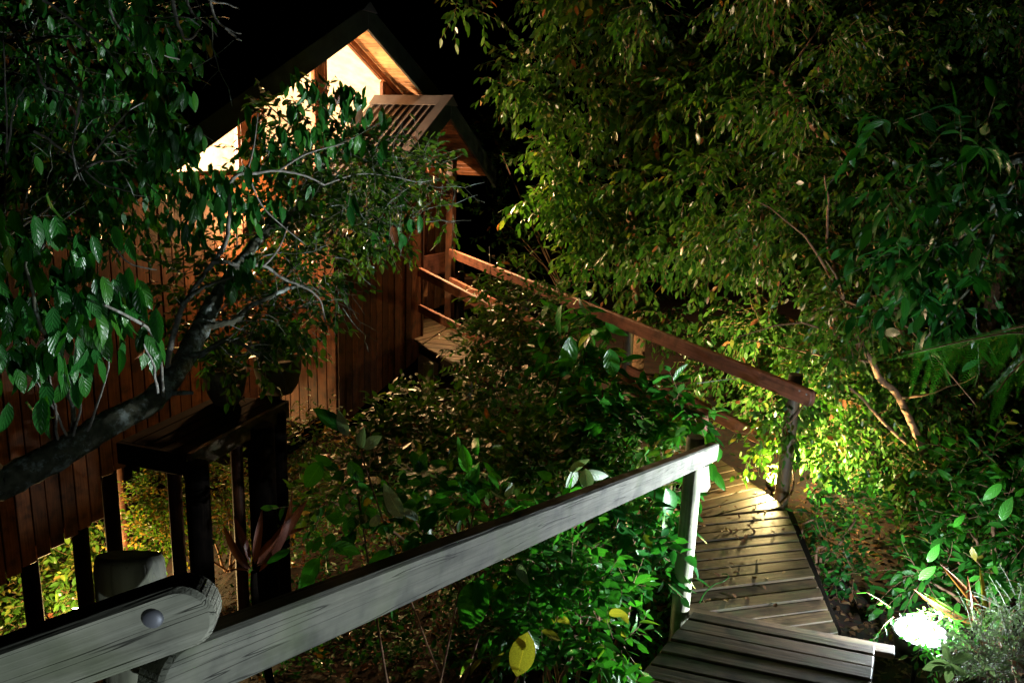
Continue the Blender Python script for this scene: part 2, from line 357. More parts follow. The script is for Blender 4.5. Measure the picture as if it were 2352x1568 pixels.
class Leaves:
    """base point, direction, normal, length, tint of every leaf of one plant"""
    def __init__(s): s.P, s.D, s.N, s.L, s.T = [], [], [], [], []; s.tw = []
    def add(s, P, D, N, L, T): s.P.append(P); s.D.append(D); s.N.append(N); s.L.append(L); s.T.append(T)
    def twigs(s, base, axis, length, k, L, droop=.5, spread=.9, thick=.002, keep=1.0):
        n = len(base); axis = nz(axis)
        side = nz(np.cross(axis, np.array([0, 0, 1.]) + .3 * RNG.normal(size=(n, 3))))
        tt = RNG.normal(.42, .2, (n,))
        for j in range(k):
            f = (j + .6) / k; p = base + axis * (length * f)[:, None] + np.array([0, 0, -1.]) * (droop * .25 * length * f * f)[:, None]
            sg = 1 if j % 2 else -1
            if j == k - 1: sg = 0
            d = nz(axis * .75 + side * sg * spread + np.array([0, 0, -droop]) + .28 * RNG.normal(size=(n, 3)))
            nn = np.array([0, 0, 1.]) + .45 * RNG.normal(size=(n, 3)); nn = nz(nn - d * (nn * d).sum(1)[:, None])
            m = RNG.random(n) < keep
            s.add(p[m], d[m], nn[m], (L * RNG.uniform(.65, 1.2, n))[m], np.clip(tt + RNG.normal(0, .16, n) + (RNG.random(n) < .025) * .5, 0, 1)[m])
        e = base + axis * length[:, None] + np.array([0, 0, -1.]) * (droop * .25 * length)[:, None]
        s.tw += [([b, (b + q) / 2 + .01 * RNG.normal(size=3), q], thick, thick * .5) for b, q in zip(base, e)]
    def build(s, parent, mat, nobj=0, w=.42, hi=True, fold=.1, curl=.16, twigmat=None, tips=None, wav=.0, name='leaf', mass='foliage'):
        P, D, N, L, T = map(np.concatenate, (s.P, s.D, s.N, s.L, s.T))
        dist = np.linalg.norm(P, axis=1); px = L / dist
        RC = np.array(R).T                                             # seen in the frame or not
        c = P @ np.array(R); u = c[:, 0] / -c[:, 2] * F + 1176; v = -c[:, 1] / -c[:, 2] * F + 784
        inv = (c[:, 2] < 0) & (u > -20) & (u < 2372) & (v > -20) & (v < 1590)
        order = np.argsort(-px * inv * (1 + .3 * RNG.random(len(px)))); pick = order[:nobj]; rest = order[nobj:]
        if nobj:
            key = (mat.name, round(w, 3), hi, round(fold, 3), round(curl, 3), wav)
            if key not in LEAFM:
                LEAFM[key] = []
                for i in range(16):
                    V, Fc, U = leaf_shape(w * random.uniform(.85, 1.15), hi, fold * random.uniform(.3, 2), curl * random.uniform(-.2, 2.0), wav)
                    tv = [.05, .15, .22, .3, .36, .42, .46, .5, .55, .6, .66, .74, .82, .9, .95, 1][i]
                    LEAFM[key].append((tv, mesh_np('leaf', V, Fc, mat, True, np.full(len(V), tv), U)))
            tv = np.array([a for a, _ in LEAFM[key]])
            X = np.cross(D, N); Z = np.cross(X, D)
            for i in pick:
                me = LEAFM[key][int(np.argmin(abs(tv - T[i] + RNG.normal(0, .04))))][1]
                l = float(L[i]); M = Matrix(((X[i][0] * l, D[i][0] * l, Z[i][0] * l, P[i][0]), (X[i][1] * l, D[i][1] * l, Z[i][1] * l, P[i][1]), (X[i][2] * l, D[i][2] * l, Z[i][2] * l, P[i][2]), (0, 0, 0, 1)))
                put(name, me, parent, M)
        if len(rest):
            P, D, N, L, T = P[rest], D[rest], N[rest], L[rest], T[rest]; X = np.cross(D, N); Z = np.cross(X, D)
            Vt, Fc, U = low_leaf(w)
            c2 = RNG.uniform(-.3, 1.8, len(P))[:, None]; n = len(P); k = len(Vt)
            V = P[:, None] + L[:, None, None] * (Vt[None, :, 0, None] * X[:, None] + Vt[None, :, 1, None] * D[:, None] + (Vt[None, :, 2] * c2)[:, :, None] * Z[:, None])
            FF = (Fc[None] + (np.arange(n) * k)[:, None, None]).reshape(-1, 3)
            me = mesh_np(mass, V.reshape(-1, 3), FF, mat, True, np.repeat(T, k), np.tile(U, (n, 1)))
            put(mass, me, parent, None, None, 'stuff')
        if twigmat is not None and s.tw: joined_tubes('twigs', s.tw, twigmat, parent, 3)
LEAFM = {}
def blob(n, c, r, shell=.35, out=1.0, down=.2):
    """n twig bases and axes spread through an ellipsoid"""
    d = nz(RNG.normal(size=(n, 3))); q = (shell + (1 - shell) * RNG.random(n)) ** .6
    base = np.array(list(c)) + d * q[:, None] * np.array(r)
    ax = nz(d * out + RNG.normal(size=(n, 3)) * .6 + np.array([0, 0, -down])); return base, ax
exec_parts = []
# ================================================================== SETTING: ground
bm = bmesh.new(); nx, ny = 110, 120; gv = []
for j in range(ny):
    for i in range(nx):
        x = -40 + 80 * i / (nx - 1); x = math.copysign(abs(x / 40) ** 1.7 * 40, x); y = -6 + 70 * (j / (ny - 1)) ** 1.6
        gv.append(bm.verts.new((x, y, terrain(x, y))))
for j in range(ny - 1):
    for i in range(nx - 1): bm.faces.new((gv[j * nx + i], gv[j * nx + i + 1], gv[(j + 1) * nx + i + 1], gv[(j + 1) * nx + i]))
put('ground', mesh_bm('ground', bm, M_SOIL, True), kind='structure')
def gp(x, y): return Vector((x, y, terrain(x, y)))
# ================================================================== boardwalk (a path of planks)
ZN, ZM = -2.25, -2.42
bw = setting('boardwalk', (1.2, 3.6, ZM))
nA, nB, nC, nD = onz(1592, 1402, ZN), onz(2010, 1482, ZN), onz(2014, 1568, ZN), onz(1452, 1568, ZN)
nC = nC + (nC - nB).normalized() * 1.1 + Vector((-.12, 0, 0)); nD = nD + (nD - nA).normalized() * 1.0
decking([nA, nB, nC, nD], nB - nA, .108, .014, .03, M_DECK, bw)
zs = ZN - .028
slab('step_board', [onz(1582, 1392, zs) , onz(2055, 1481, zs), onz(2055, 1502, zs), onz(1582, 1412, zs)], (0, 0, -.03), nB - nA, M_DECK, bw)
mA, mB, mC, mD = onz(1566, 1460, ZM), onz(1935, 1475, ZM), onz(1806, 1168, ZM), onz(1602, 1190, ZM)
decking([mA, mB, mC, mD], mC - mD + Vector((0, -.02, 0)), .108, .014, .03, M_DECK, bw)
tA, tB, tC, tD = onz(1602, 1187, ZM), onz(1807, 1165, ZM), onz(1650, 1050, ZM), onz(1560, 1100, ZM)
decking([tA, tB, tC, tD], onz(1800, 1120, ZM) - onz(1600, 1170, ZM), .108, .012, .03, M_DECK, bw)
ZW = -2.45
wA, wB, wC, wD = onz(1557, 1098, ZM), onz(1648, 1048, ZM), onz(1056, 734, ZW), onz(968, 793, ZW)
decking([wA, wB, wC, wD], onz(1100, 800, ZW) - onz(1000, 790, ZW), .108, .012, .03, M_DECK, bw)
pA, pB, pC, pD = onz(966, 792, ZW), onz(1053, 733, ZW), onz(1010, 712, ZW), onz(900, 730, ZW)
decking([pA, pB, pC, pD], pC - pD + (pB - pA) * .2, .108, .012, .03, M_DECK, bw)
beam('joist', onz(1602, 1240, ZM - .1), onz(1575, 1450, ZM - .1), .12, .05, M_DARK, bw)
beam('joist', onz(1812, 1190, ZM - .1), onz(1920, 1470, ZM - .1), .12, .045, M_DARK, bw)
for (a, b, z) in (((966, 800), (1560, 1108), -2.52), ((1062, 738), (1650, 1052), -2.52)): beam('joist', onz(*a, z), onz(*b, z), .12, .05, M_DARK, bw)
beam('joist', nB + Vector((-.03, -.03, -.10)), nC + Vector((-.03, 0, -.10)), .13, .04, M_DARK, bw)
beam('joist', nA + Vector((.02, -.05, -.10)), nD + Vector((.03, 0, -.10)), .13, .04, M_DARK, bw)
beam('joist', nA + Vector((.03, -.03, -.11)), nB + Vector((-.03, -.03, -.11)), .12, .035, M_DARK, bw)
def stump(p, r=.05, mat=M_DARK, parent=bw, dz=-.12):
    g = terrain(p.x, p.y) - .2
    if g < p.z + dz - .1: log_post('post', (p.x, p.y, g), (p.x, p.y, p.z + dz), r, mat, parent)
for q in (onz(985, 810, ZW), onz(1075, 850, ZW), onz(1250, 935, ZW), onz(1420, 1020, ZW), onz(1830, 1240, ZM), onz(1900, 1400, ZM), onz(1585, 1350, ZM), nB + Vector((-.1, -.1, 0)), nC, nD + Vector((.1, 0, 0))):
    stump(q, .065, M_POST)
# ================================================================== near handrails
P1b = onz(1566, 1425, ZM); P1 = Vector((P1b.x, P1b.y, 0))
hB = thing('handrail', 'long weathered grey handrail sloping across the foreground to the log post', 'handrail', (P1.x, P1.y, ZM))
def depth_at(x, y, D): return ray(x, y) * D           # D metres along the optical axis
rb0, rb1 = depth_at(352, 1562, 1.04), depth_at(1640, 1036, 4.12)
rbd = (rb1 - rb0).normalized(); rbs = rbd.cross(Vector((0, 0, 1))).normalized()
rail('rail_board', rb0 - rbd * .01, rb1, .088, .045, M_RAIL, hB, .9, .45)
lp = rb1 - rbd * .12 - rbs * .0
log_post('post', (lp.x - rbs.x * .07, lp.y - rbs.y * .07, ZM - .75), (lp.x - rbs.x * .07, lp.y - rbs.y * .07, lp.z + .075), .046, M_POST, hB)
def bolt(p, nrm, r, parent):
    M = frame(p, nrm, (0, 0, 1)) @ Matrix.Rotation(math.pi / 2, 4, 'Y')
    lathe('bolt_head', [(r, 0), (r * .98, r * .12), (r * .8, r * .3), (r * .45, r * .42), (0, r * .46)], M_ZINC, parent, M, 20)
bolt(depth_at(1625, 1040, 4.07) + rbs * .012, rbs, .011, hB)
bolt(depth_at(413, 1553, 1.075) + rbs * .003, rbs, .0115, hB)
hA = thing('handrail', 'nearest grey handrail end with rounded tip and zinc bolt at the bottom left corner', 'handrail', depth_at(300, 1600, 1.2))
ra1, ra0 = depth_at(497, 1374, 1.0), depth_at(-420, 1700, .98)
rad = (ra1 - ra0).normalized(); ras = rad.cross(Vector((0, 0, 1))).normalized()
rail('rail_board', ra0, ra1, .082, .045, M_RAIL, hA, .9, .95)
bolt(depth_at(351, 1419, .972), ras, .0125, hA)
pp = depth_at(300, 1420, 1.12)
pt = depth_at(296, 1268, 1.10)
log_post('post', (pp.x + .01, pp.y, -3.6), (pt.x, pt.y, pt.z), .046, M_POST, hA, slant=-.3)
# ================================================================== far handrails along the walk to the porch
hR = thing('handrail', 'red timber handrail on the far side of the walkway, rounded at its near end', 'handrail', (1.9, 5.3, ZM))
r1a, r1b = at(1868, 917, 5.35), at(1034, 581, 10.95)
rail('rail_board', r1a, r1b, .115, .045, M_RRED, hR, .5, .2)
r2a, r2b = at(1775, 1018, 5.75), at(1500, 872, 7.6)
rail('lower_rail', r2a, at(1034, 645, 10.95), .105, .04, M_RRED, hR, .2, .2)
rd = (r1b - r1a).normalized(); rs = Vector((0, 0, 1)).cross(rd).normalized()
bolt(at(1836, 897, 5.32), -rs if rs.y > 0 else rs, .008, hR); bolt(at(1852, 905, 5.3), -rs if rs.y > 0 else rs, .008, hR)
for f in (.04, .36, .68, .97):
    q = r1a.lerp(r1b, f); log_post('post', (q.x + .07, q.y + .03, terrain(q.x, q.y) - .3), (q.x + .07, q.y + .03, q.z + (.10 if f < .1 else .02)), .05, M_DECK if f < .9 else M_DARK, hR)
hL = thing('handrail', 'red double handrail on the near side of the walkway, half behind the shrub', 'handrail', (.9, 5.0, ZM))
l1b, l1a = at(964, 624, 10.3), at(1612, 920, 4.9)
rail('rail_board', at(1622, 975, 4.75), l1b, .11, .045, M_RRED, hL, .5, .2)
rail('lower_rail', at(1560, 1015, 4.95), at(964, 708, 10.2), .105, .04, M_RRED, hL, .2, .2)
slab('rail_end', [at(1603, 1075, 4.1), at(1628, 1068, 4.15), at(1632, 1118, 4.15), at(1624, 1130, 4.15), at(1604, 1132, 4.1)], (.0, .045, 0), (0, 0, 1), M_RAIL, hL)
for (x, y, Y, m) in ((1541, 975, 5.4, M_POST), (1330, 810, 6.6, M_DARK), (1100, 690, 8.8, M_DARK)):
    q = at(x, y, Y); log_post('post', (q.x, q.y, terrain(q.x, q.y) - .3), (q.x, q.y, q.z + .02), .045, m, hL)
# ================================================================== cabin
NG, NF, NP, NPF = 6.6, 6.15, 5.75, 5.45
cab = thing('cabin', 'red cedar board cabin on stilts with lit gable windows and a ribbed porch roof', 'cabin', G(NG, 8, -5.2))
TAP, HAP = onG(843, 32, NF); MP = .55
TEL, TER = tG(205, NF, 530), TAP + 2.7
def roofz(t): return HAP - MP * abs(t - TAP)
def sheet(name, a, b, c, d, pitch, rib, mat, parent, th=.02):
    """ribbed metal: a->b is the ridge, c->d the eave below b, a"""
    a, b, c, d = map(Vector, (a, b, c, d)); L = (b - a).length; ex = (b - a).normalized(); nr = ex.cross(c - b).normalized()
    if nr.z < 0: nr = -nr
    prof = [(0, 0)]; x = 0
    while x < L - pitch:
        prof += [(x + pitch * .70, 0), (x + pitch * .77, rib), (x + pitch * .93, rib), (x + pitch, 0)]; x += pitch
    prof.append((L, 0)); V = []
    for (x, z) in prof: V.append(a + ex * x + nr * z); V.append(d + ex * x + nr * z)
    nn = len(V); V += [v - nr * th for v in V[:nn]] if False else []
    Fc = [(2 * i, 2 * i + 1, 2 * i + 3, 2 * i + 2) for i in range(len(prof) - 1)]
    return put(name, mesh_np(name, [list(v) for v in V], Fc, mat), parent)
def P(n, t, h): return G(n, t, h)
BACK = 14.5
s1 = sheet('roof_sheet', P(NF, TAP, HAP + .06), P(BACK, TAP, HAP + .06), P(BACK, TEL, roofz(TEL) + .06), P(NF, TEL, roofz(TEL) + .06), .15, .018, M_ROOFD, cab)
s2 = sheet('roof_sheet', P(NF, TAP, HAP + .06), P(BACK, TAP, HAP + .06), P(BACK, TER, roofz(TER) + .06), P(NF, TER, roofz(TER) + .06), .15, .018, M_ROOFD, cab)
# fascias (barge boards)
def barge(n, t0, t1, tap, hap, mp, w, up, mat, name='barge_board'):
    z = lambda t: hap - mp * abs(t - tap)
    pts = [P(n, t0, z(t0) + up), P(n, t1, z(t1) + up), P(n, t1, z(t1) + up - w), P(n, t0, z(t0) + up - w)]
    slab(name, pts, GN * -.04, P(n, t1, z(t1)) - P(n, t0, z(t0)), mat, cab)
barge(NF - .02, TEL, TAP, TAP, HAP, MP, .27, .10, M_FASC); barge(NF - .02, TAP + .001, TER, TAP, HAP, MP, .27, .10, M_FASC)
slab('ridge_capping', [P(NF - .05, TAP - .14, HAP + .02), P(NF - .05, TAP, HAP + .13), P(NF - .05, TAP + .14, HAP + .02)], GN * -(BACK - NF + .05), GN, M_ROOFD, cab, .003)
# soffit boards under the right slope, and a plain lining inside that is the room's ceiling
def soffit(n0, n1, ta, tb, tap, hap, mp, mat, pitch=.085, dz=-.055, name='soffit_board'):
    sl = math.hypot(1, mp); k = abs(tb - ta) * sl / pitch; sg = 1 if tb > ta else -1
    for i in range(int(k)):
        u0 = ta + sg * (i * pitch + .004) / sl; u1 = ta + sg * ((i + 1) * pitch - .004) / sl
        z = lambda t: hap - mp * abs(t - tap) + dz
        slab(name, [P(n0, u0, z(u0)), P(n1, u0, z(u0)), P(n1, u1, z(u1)), P(n0, u1, z(u1))], (0, 0, .015), GN, mat, cab, .002)
soffit(NF + .02, NG, TAP + .02, TER, TAP, HAP, MP, M_SOFF)
soffit(NF + .02, NG, TAP - .02, TEL, TAP, HAP, MP, M_SOFF, .12)
for sg, te in ((-1, TEL), (1, TER)):
    slab('ceiling_lining', [P(NG, TAP, HAP - .06), P(NG + 2.6, TAP, HAP - .06), P(NG + 2.6, te, roofz(te) - .06), P(NG, te, roofz(te) - .06)], (0, 0, .02), GN, M_CREAM, cab, 0)
# gable wall
T0 = tG(-260, NG, 900); TW = .25
SILL = onG(400, 405, NG)[1]
tl = lambda x: tG(x, NG, 300)
TE = TAP - (HAP - SILL - .06) / MP                     # where the sill line meets the roof
TPL = TEL + .3
bot = lambda t: None
b0, b1 = onG(0, 1340, NG), onG(227, 1190, NG)
def wbot(t):
    z = b0[1] + (b1[1] - b0[1]) * (t - b0[0]) / (b1[0] - b0[0])
    if t > b1[0] + .1: z = onG(400, 1030, NG)[1] + .12 * (t - b1[0] - .1)
    return z
t = T0; p = .135; TCOR = tG(600, NG, 600)
k = 0
while t < TER - .3:
    t1 = t + p - .012
    zr = lambda q: roofz(q) - .07
    top0, top1 = min(SILL, zr(t)), min(SILL, zr(t1))
    if t < TEL + .1: top0 = top1 = roofz(TEL + .3) - .1
    zb = wbot(t + p / 2) + random.uniform(-.01, .01)
    if top0 - zb > .1:
        slab('wall_board', [P(NG, t, zb), P(NG, t1, zb), P(NG, t1, top1), P(NG, t, top0)], GN * random.uniform(.018, .026), (0, 0, 1), M_WALL, cab, .003)
    t += p
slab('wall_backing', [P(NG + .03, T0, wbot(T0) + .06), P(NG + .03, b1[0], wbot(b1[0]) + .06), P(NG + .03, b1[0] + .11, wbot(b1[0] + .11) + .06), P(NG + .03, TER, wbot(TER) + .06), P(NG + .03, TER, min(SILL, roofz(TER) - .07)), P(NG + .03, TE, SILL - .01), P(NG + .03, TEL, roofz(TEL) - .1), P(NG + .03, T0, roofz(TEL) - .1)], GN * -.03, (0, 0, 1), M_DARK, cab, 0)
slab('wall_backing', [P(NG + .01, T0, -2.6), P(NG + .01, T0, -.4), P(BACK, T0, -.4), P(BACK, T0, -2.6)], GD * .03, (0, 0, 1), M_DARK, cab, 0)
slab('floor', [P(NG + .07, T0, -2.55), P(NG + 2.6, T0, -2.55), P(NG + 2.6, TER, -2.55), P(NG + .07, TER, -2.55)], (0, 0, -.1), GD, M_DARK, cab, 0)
slab('back_wall', [P(NG + 2.6, T0, -4), P(NG + 2.6, TER, -4), P(NG + 2.6, TER, roofz(TER) - .09), P(NG + 2.6, TAP, HAP - .09), P(NG + 2.6, TEL, roofz(TEL) - .09), P(NG + 2.6, T0, roofz(TEL) - .09)], GN * -.05, (0, 0, 1), M_CREAM, cab, 0)
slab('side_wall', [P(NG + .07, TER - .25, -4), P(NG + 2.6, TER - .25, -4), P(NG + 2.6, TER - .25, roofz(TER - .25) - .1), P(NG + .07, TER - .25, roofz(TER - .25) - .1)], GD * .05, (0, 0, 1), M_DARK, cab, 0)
slab('mezzanine_floor', [P(NG + .07, TEL, SILL - .25), P(NG + 2.55, TEL, SILL - .25), P(NG + 2.55, TER - .3, SILL - .25), P(NG + .07, TER - .3, SILL - .25)], (0, 0, -.05), GD, M_CREAM, cab, 0)
# glazing bays between the sill and the roof
slab('sill', [P(NG - .06, TE - .05, SILL - .05), P(NG - .06, tl(905), SILL - .05), P(NG - .06, tl(905), SILL), P(NG - .06, TE + .04, SILL)], GN * -.14, GD, M_WALL, cab, .004)
def bay(ta, tb, nm='window'):
    z = lambda q: roofz(q) - .13
    out = [(ta, SILL + .001), (tb, SILL + .001), (tb, z(tb))] + ([(TAP, z(TAP))] if ta < TAP < tb else []) + [(ta, z(ta))]
    pane = slab('pane', [P(NG + .03, *q) for q in out], GN * -.006, GD, M_GLASS, None, 0)
    fr = thing_part = bpy.data.objects.new('window', None); COL.objects.link(fr); fr.parent = cab; fr.location = Vector(P(NG, ta, SILL)) - wpos(cab)
    M = WM[pane.name]; pane.parent = fr; pane.matrix_basis = Matrix.Translation(-wpos(fr)) @ M
    w = .045
    for i in range(len(out)):
        a, b = Vector((out[i][0], out[i][1])), Vector((out[(i + 1) % len(out)][0], out[(i + 1) % len(out)][1]))
        d = (b - a)
        if d.length < .05: continue
        d.normalize(); nn = Vector((-d.y, d.x)); e0 = a + d * .002; e1 = b - d * .002
        pts = [e0, e1, e1 + nn * w - d * w, e0 + nn * w + d * w]
        slab('frame_bar', [P(NG - .03, q.x, q.y) for q in pts], GN * -.05, P(0, d.x, d.y), M_WALL, fr, .003)
wx = [TE + .22, tl(548), tl(597), tl(726), tl(744), tl(880)]
bay(wx[0], wx[1]); bay(wx[2], wx[3]); bay(wx[4], wx[5])
def infill(ta, tb, mat=M_WALL):
    z = lambda q: roofz(q) - .07
    q = ta
    while q < tb - .03:
        e = min(q + .145, tb); slab('wall_board', [P(NG, q + .002, SILL + .002), P(NG, e - .004, SILL + .002), P(NG, e - .004, z(e)), P(NG, q + .002, z(q))], GN * .03, (0, 0, 1), mat, cab, .003); q = e
infill(wx[1] + .01, wx[2] - .01); infill(wx[3] + .01, wx[4] - .01); infill(wx[5] + .01, TER - .4)
beam('head_trim', P(NG - .02, TE, SILL - .02), P(NG - .02, TAP, HAP - .13), .07, .05, M_WALL, cab); beam('head_trim', P(NG - .02, TAP + .01, HAP - .13), P(NG - .02, TER - .5, roofz(TER - .5) - .13), .07, .05, M_WALL, cab)
# stilts
for x in (60, 185, 262): 
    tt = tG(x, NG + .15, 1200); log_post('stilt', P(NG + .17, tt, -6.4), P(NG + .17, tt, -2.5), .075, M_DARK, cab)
for x in (150,):
    tt = tG(x, NG + 2.2, 1200); log_post('stilt', P(NG + 1.2, tt, -7), P(NG + 1.2, tt, -2.5), .08, M_WALLD, cab)
# ------ porch block
TPA, HPA = onG(1033, 243, NPF); MQ = .72
TC0, TC1 = tG(772, NP, 700), tG(966, NP, 700)
def pz(t): return HPA - MQ * abs(t - TPA)
TPE0 = TC0 - .25; TPE1 = tG(1137, NPF, 400)
WB = lambda t: onG(880, 935, NP)[1] + .3 * (t - TC0)
t = TC0; p = .118
while t < TC1 - .02:
    t1 = min(t + p - .010, TC1)
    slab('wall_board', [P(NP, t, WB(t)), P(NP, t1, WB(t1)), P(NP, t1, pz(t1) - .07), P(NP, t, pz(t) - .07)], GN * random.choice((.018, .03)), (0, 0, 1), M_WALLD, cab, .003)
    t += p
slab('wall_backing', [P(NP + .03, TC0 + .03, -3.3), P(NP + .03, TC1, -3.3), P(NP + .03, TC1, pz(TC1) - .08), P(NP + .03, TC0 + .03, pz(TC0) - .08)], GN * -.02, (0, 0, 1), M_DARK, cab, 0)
n = NP + .002
while n < NG - .05:
    n1 = min(n + .135, NG - .03)
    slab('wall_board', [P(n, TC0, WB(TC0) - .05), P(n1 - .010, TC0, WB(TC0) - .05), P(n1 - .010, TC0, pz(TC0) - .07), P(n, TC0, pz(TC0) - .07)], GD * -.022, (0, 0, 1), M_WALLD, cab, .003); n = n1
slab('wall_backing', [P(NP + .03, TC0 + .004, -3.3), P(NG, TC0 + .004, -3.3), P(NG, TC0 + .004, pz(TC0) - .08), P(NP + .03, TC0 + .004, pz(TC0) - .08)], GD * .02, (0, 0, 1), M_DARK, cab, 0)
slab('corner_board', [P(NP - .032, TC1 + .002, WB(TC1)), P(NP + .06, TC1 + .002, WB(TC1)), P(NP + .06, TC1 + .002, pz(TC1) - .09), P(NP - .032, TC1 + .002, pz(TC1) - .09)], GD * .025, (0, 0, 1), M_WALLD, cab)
sheet('roof_sheet', P(NPF, TPA, HPA + .05), P(NG - .02, TPA, HPA + .05), P(NG - .02, TPE0, pz(TPE0) + .05), P(NPF, TPE0, pz(TPE0) + .05), .105, .024, M_ROOF, cab)
sheet('roof_sheet', P(NPF, TPA, HPA + .05), P(NG - .02, TPA, HPA + .05), P(NG - .02, TPE1, pz(TPE1) + .05), P(NPF, TPE1, pz(TPE1) + .05), .165, .035, M_ROOFD, cab)
slab('ridge_capping', [P(NPF - .04, TPA - .13, HPA + .0), P(NPF - .04, TPA, HPA + .12), P(NPF - .04, TPA + .13, HPA + .0)], GN * -(NG - NPF), GN, M_ROOF, cab, .003)
slab('barge_capping', [P(NPF - .05, TPE0, pz(TPE0) + .12), P(NPF - .05, TPA, HPA + .125), P(NPF + .09, TPA, HPA + .125), P(NPF + .09, TPE0, pz(TPE0) + .12)], (0, 0, -.012), P(0, TPA - TPE0, HPA - pz(TPE0)), M_ROOF, cab, .002)
barge(NPF - .02, TPE0, TPA, TPA, HPA, MQ, .24, .09, M_FASC); barge(NPF - .02, TPA + .001, TPE1, TPA, HPA, MQ, .24, .09, M_FASC)
soffit(NPF + .02, NG, TPA + .02, TPE1, TPA, HPA, MQ, M_WALL, .09); soffit(NPF + .02, NG - .05, TPA - .02, TC1 - .3, TPA, HPA, MQ, M_WALL, .09)
tp = tG(1043, NP, 500)
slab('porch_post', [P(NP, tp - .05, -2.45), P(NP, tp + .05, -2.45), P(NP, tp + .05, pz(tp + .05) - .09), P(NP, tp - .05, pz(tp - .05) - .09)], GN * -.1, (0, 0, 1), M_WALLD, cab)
tp2 = tG(1020, NG - .2, 500)
slab('porch_post', [P(NG - .3, tG(985, NG - .3), -2.45), P(NG - .3, tG(1000, NG - .3), -2.45), P(NG - .3, tG(1000, NG - .3), HPA - .6), P(NG - .3, tG(985, NG - .3), HPA - .6)], GN * -.1, (0, 0, 1), M_WALL, cab)
for i in range(3):
    z0 = onG(1000, 366, NP + .4)[1] + i * .09
    slab('tie_beam', [P(NP + .4, TC1 - .4, z0), P(NP + .4, tp + .02, z0), P(NP + .4, tp + .02, z0 + .085), P(NP + .4, TC1 - .4, z0 + .085)], GN * -.03, GD, M_SOFF, cab)
beam('rafter', P(NP + .35, TPA, HPA - .14), P(NP + .35, tp + .5, pz(tp + .5) - .14), .09, .06, M_SOFF, cab); beam('rafter', P(NP + .35, TPA - .01, HPA - .14), P(NP + .35, TC1 - .3, pz(TC1 - .3) - .14), .09, .06, M_WALL, cab)
a0, a1 = onG(960, 573, NP + .3), onG(1037, 577, NP + .3); a2 = onG(1037, 622, NP + .3)
slab('porch_rail_board', [P(NP + .3, a0[0], a2[1]), P(NP + .3, a1[0], a2[1]), P(NP + .3, a1[0], a1[1]), P(NP + .3, a0[0], a1[1])], GN * -.04, GD, M_RRED, cab)
g0, g1 = P(NP + .4, tG(975, NP + .4), -2.4), P(NP + .4, tG(1085, NP + .4), -2.4)
beam('bench_seat', onz(960, 640, -1.95), onz(1090, 634, -1.95), .04, .32, M_WALL, cab); 
for x in (975, 1075): beam('bench_leg', onz(x, 640, -1.99), onz(x, 640, -1.99) + Vector((0, 0, -.45)), .3, .05, M_WALLD, cab, up=GD)
# ================================================================== little timber landing in front of the cabin
ld = thing('landing', 'dark timber landing on posts between the leaning tree and the cabin wall', 'landing', (-3, 6, -5))
ZL = -2.2
lq = [onz(428, 1040, ZL), onz(655, 918, ZL), onz(500, 905, ZL), onz(275, 1012, ZL)]
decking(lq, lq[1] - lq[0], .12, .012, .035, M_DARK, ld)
slab('edge_board', [lq[0], lq[1], lq[1] - Vector((0, 0, .15)), lq[0] - Vector((0, 0, .15))], (lq[0] - lq[3]).normalized() * .04, lq[1] - lq[0], M_DECK, ld)
slab('edge_board', [lq[3], lq[0], lq[0] - Vector((0, 0, .16)), lq[3] - Vector((0, 0, .16))], (lq[0] - lq[1]).normalized() * .04, lq[3] - lq[0], M_DARK, ld)
for (x, y, r, m) in ((450, 1045, .085, M_DARK), (395, 1020, .05, M_WALLD), (598, 960, .11, M_DARK), (540, 960, .05, M_WALLD), (640, 930, .06, M_DARK)):
    q = onz(x, y, ZL); log_post('post', (q.x, q.y, -6.6), (q.x, q.y, ZL - .05), r, m, ld)
beam('brace', onz(640, 1040, -2.75), onz(760, 955, -2.45), .12, .08, M_DARK, ld)
# ================================================================== lamps
def lamp(name, label, loc, color, power, lens, r, aim, radius=.04, spot=None, size=172):
    t = thing(name, label, 'lamp', loc)
    ez = Vector(aim).normalized(); M = frame(Vector(loc), ez, (0, 1, .01)) @ Matrix.Rotation(math.pi / 2, 4, 'Y')
    lathe('housing', [(0, -r * 1.1), (r * .55, -r * 1.0), (r * .95, -r * .45), (r * 1.06, r * .3), (r * 1.0, r * .31), (r * .9, -r * .1), (0, -r * .12)], M_BLACK, t, M)
    dm = 4.5 if r > .1 else 1
    if dm > 1:
        lathe('reflector', [(r * .99, r * .29), (r * .8, 0), (r * .5, -r * .08), (0, -r * .1)], M_REFL, t, M)
        lathe('globe', [(.028, -r * .05), (.05, .012), (.060, .040), (.054, .066), (.035, .085), (0, .093)], lens, t, M)
        lathe('guard_ring', [(r * 1.07, r * .26), (r * 1.13, r * .26), (r * 1.13, r * .33), (r * 1.07, r * .33)], M_BLACK, t, M)
    else: lathe('lens', [(r * .88, -.005), (r * .8, r * .06), (r * .5, r * .12), (0, r * .14)], lens, t, M)
    g = terrain(loc[0], loc[1])
    if g < loc[2] - r and loc[2] - g < 1.5: log_post('spike', (loc[0], loc[1], g - .1), (loc[0], loc[1], loc[2] - r * .6), .012, M_BLACK, t)
    L = bpy.data.lights.new('bulb', 'SPOT' if spot else 'POINT'); L.energy = power; L.color = color; L.shadow_soft_size = radius
    o = bpy.data.objects.new('bulb', L); COL.objects.link(o); o.parent = t
    if spot: L.spot_size = math.radians(size); L.spot_blend = 1; o.rotation_euler = Vector(spot).to_track_quat('-Z', 'Y').to_euler()
    o.location = ez * (r * .14 * dm + radius + .004)
    return t
LW = onz(2112, 1466, -2.33)
lamp('garden_lamp', 'glaring white floodlight low beside the near deck corner', LW, (.88, .96, 1), P_WHITE, M_LW, .12, (-.02, -.04, 1), .03, (-.835, -.02, .50), 116)
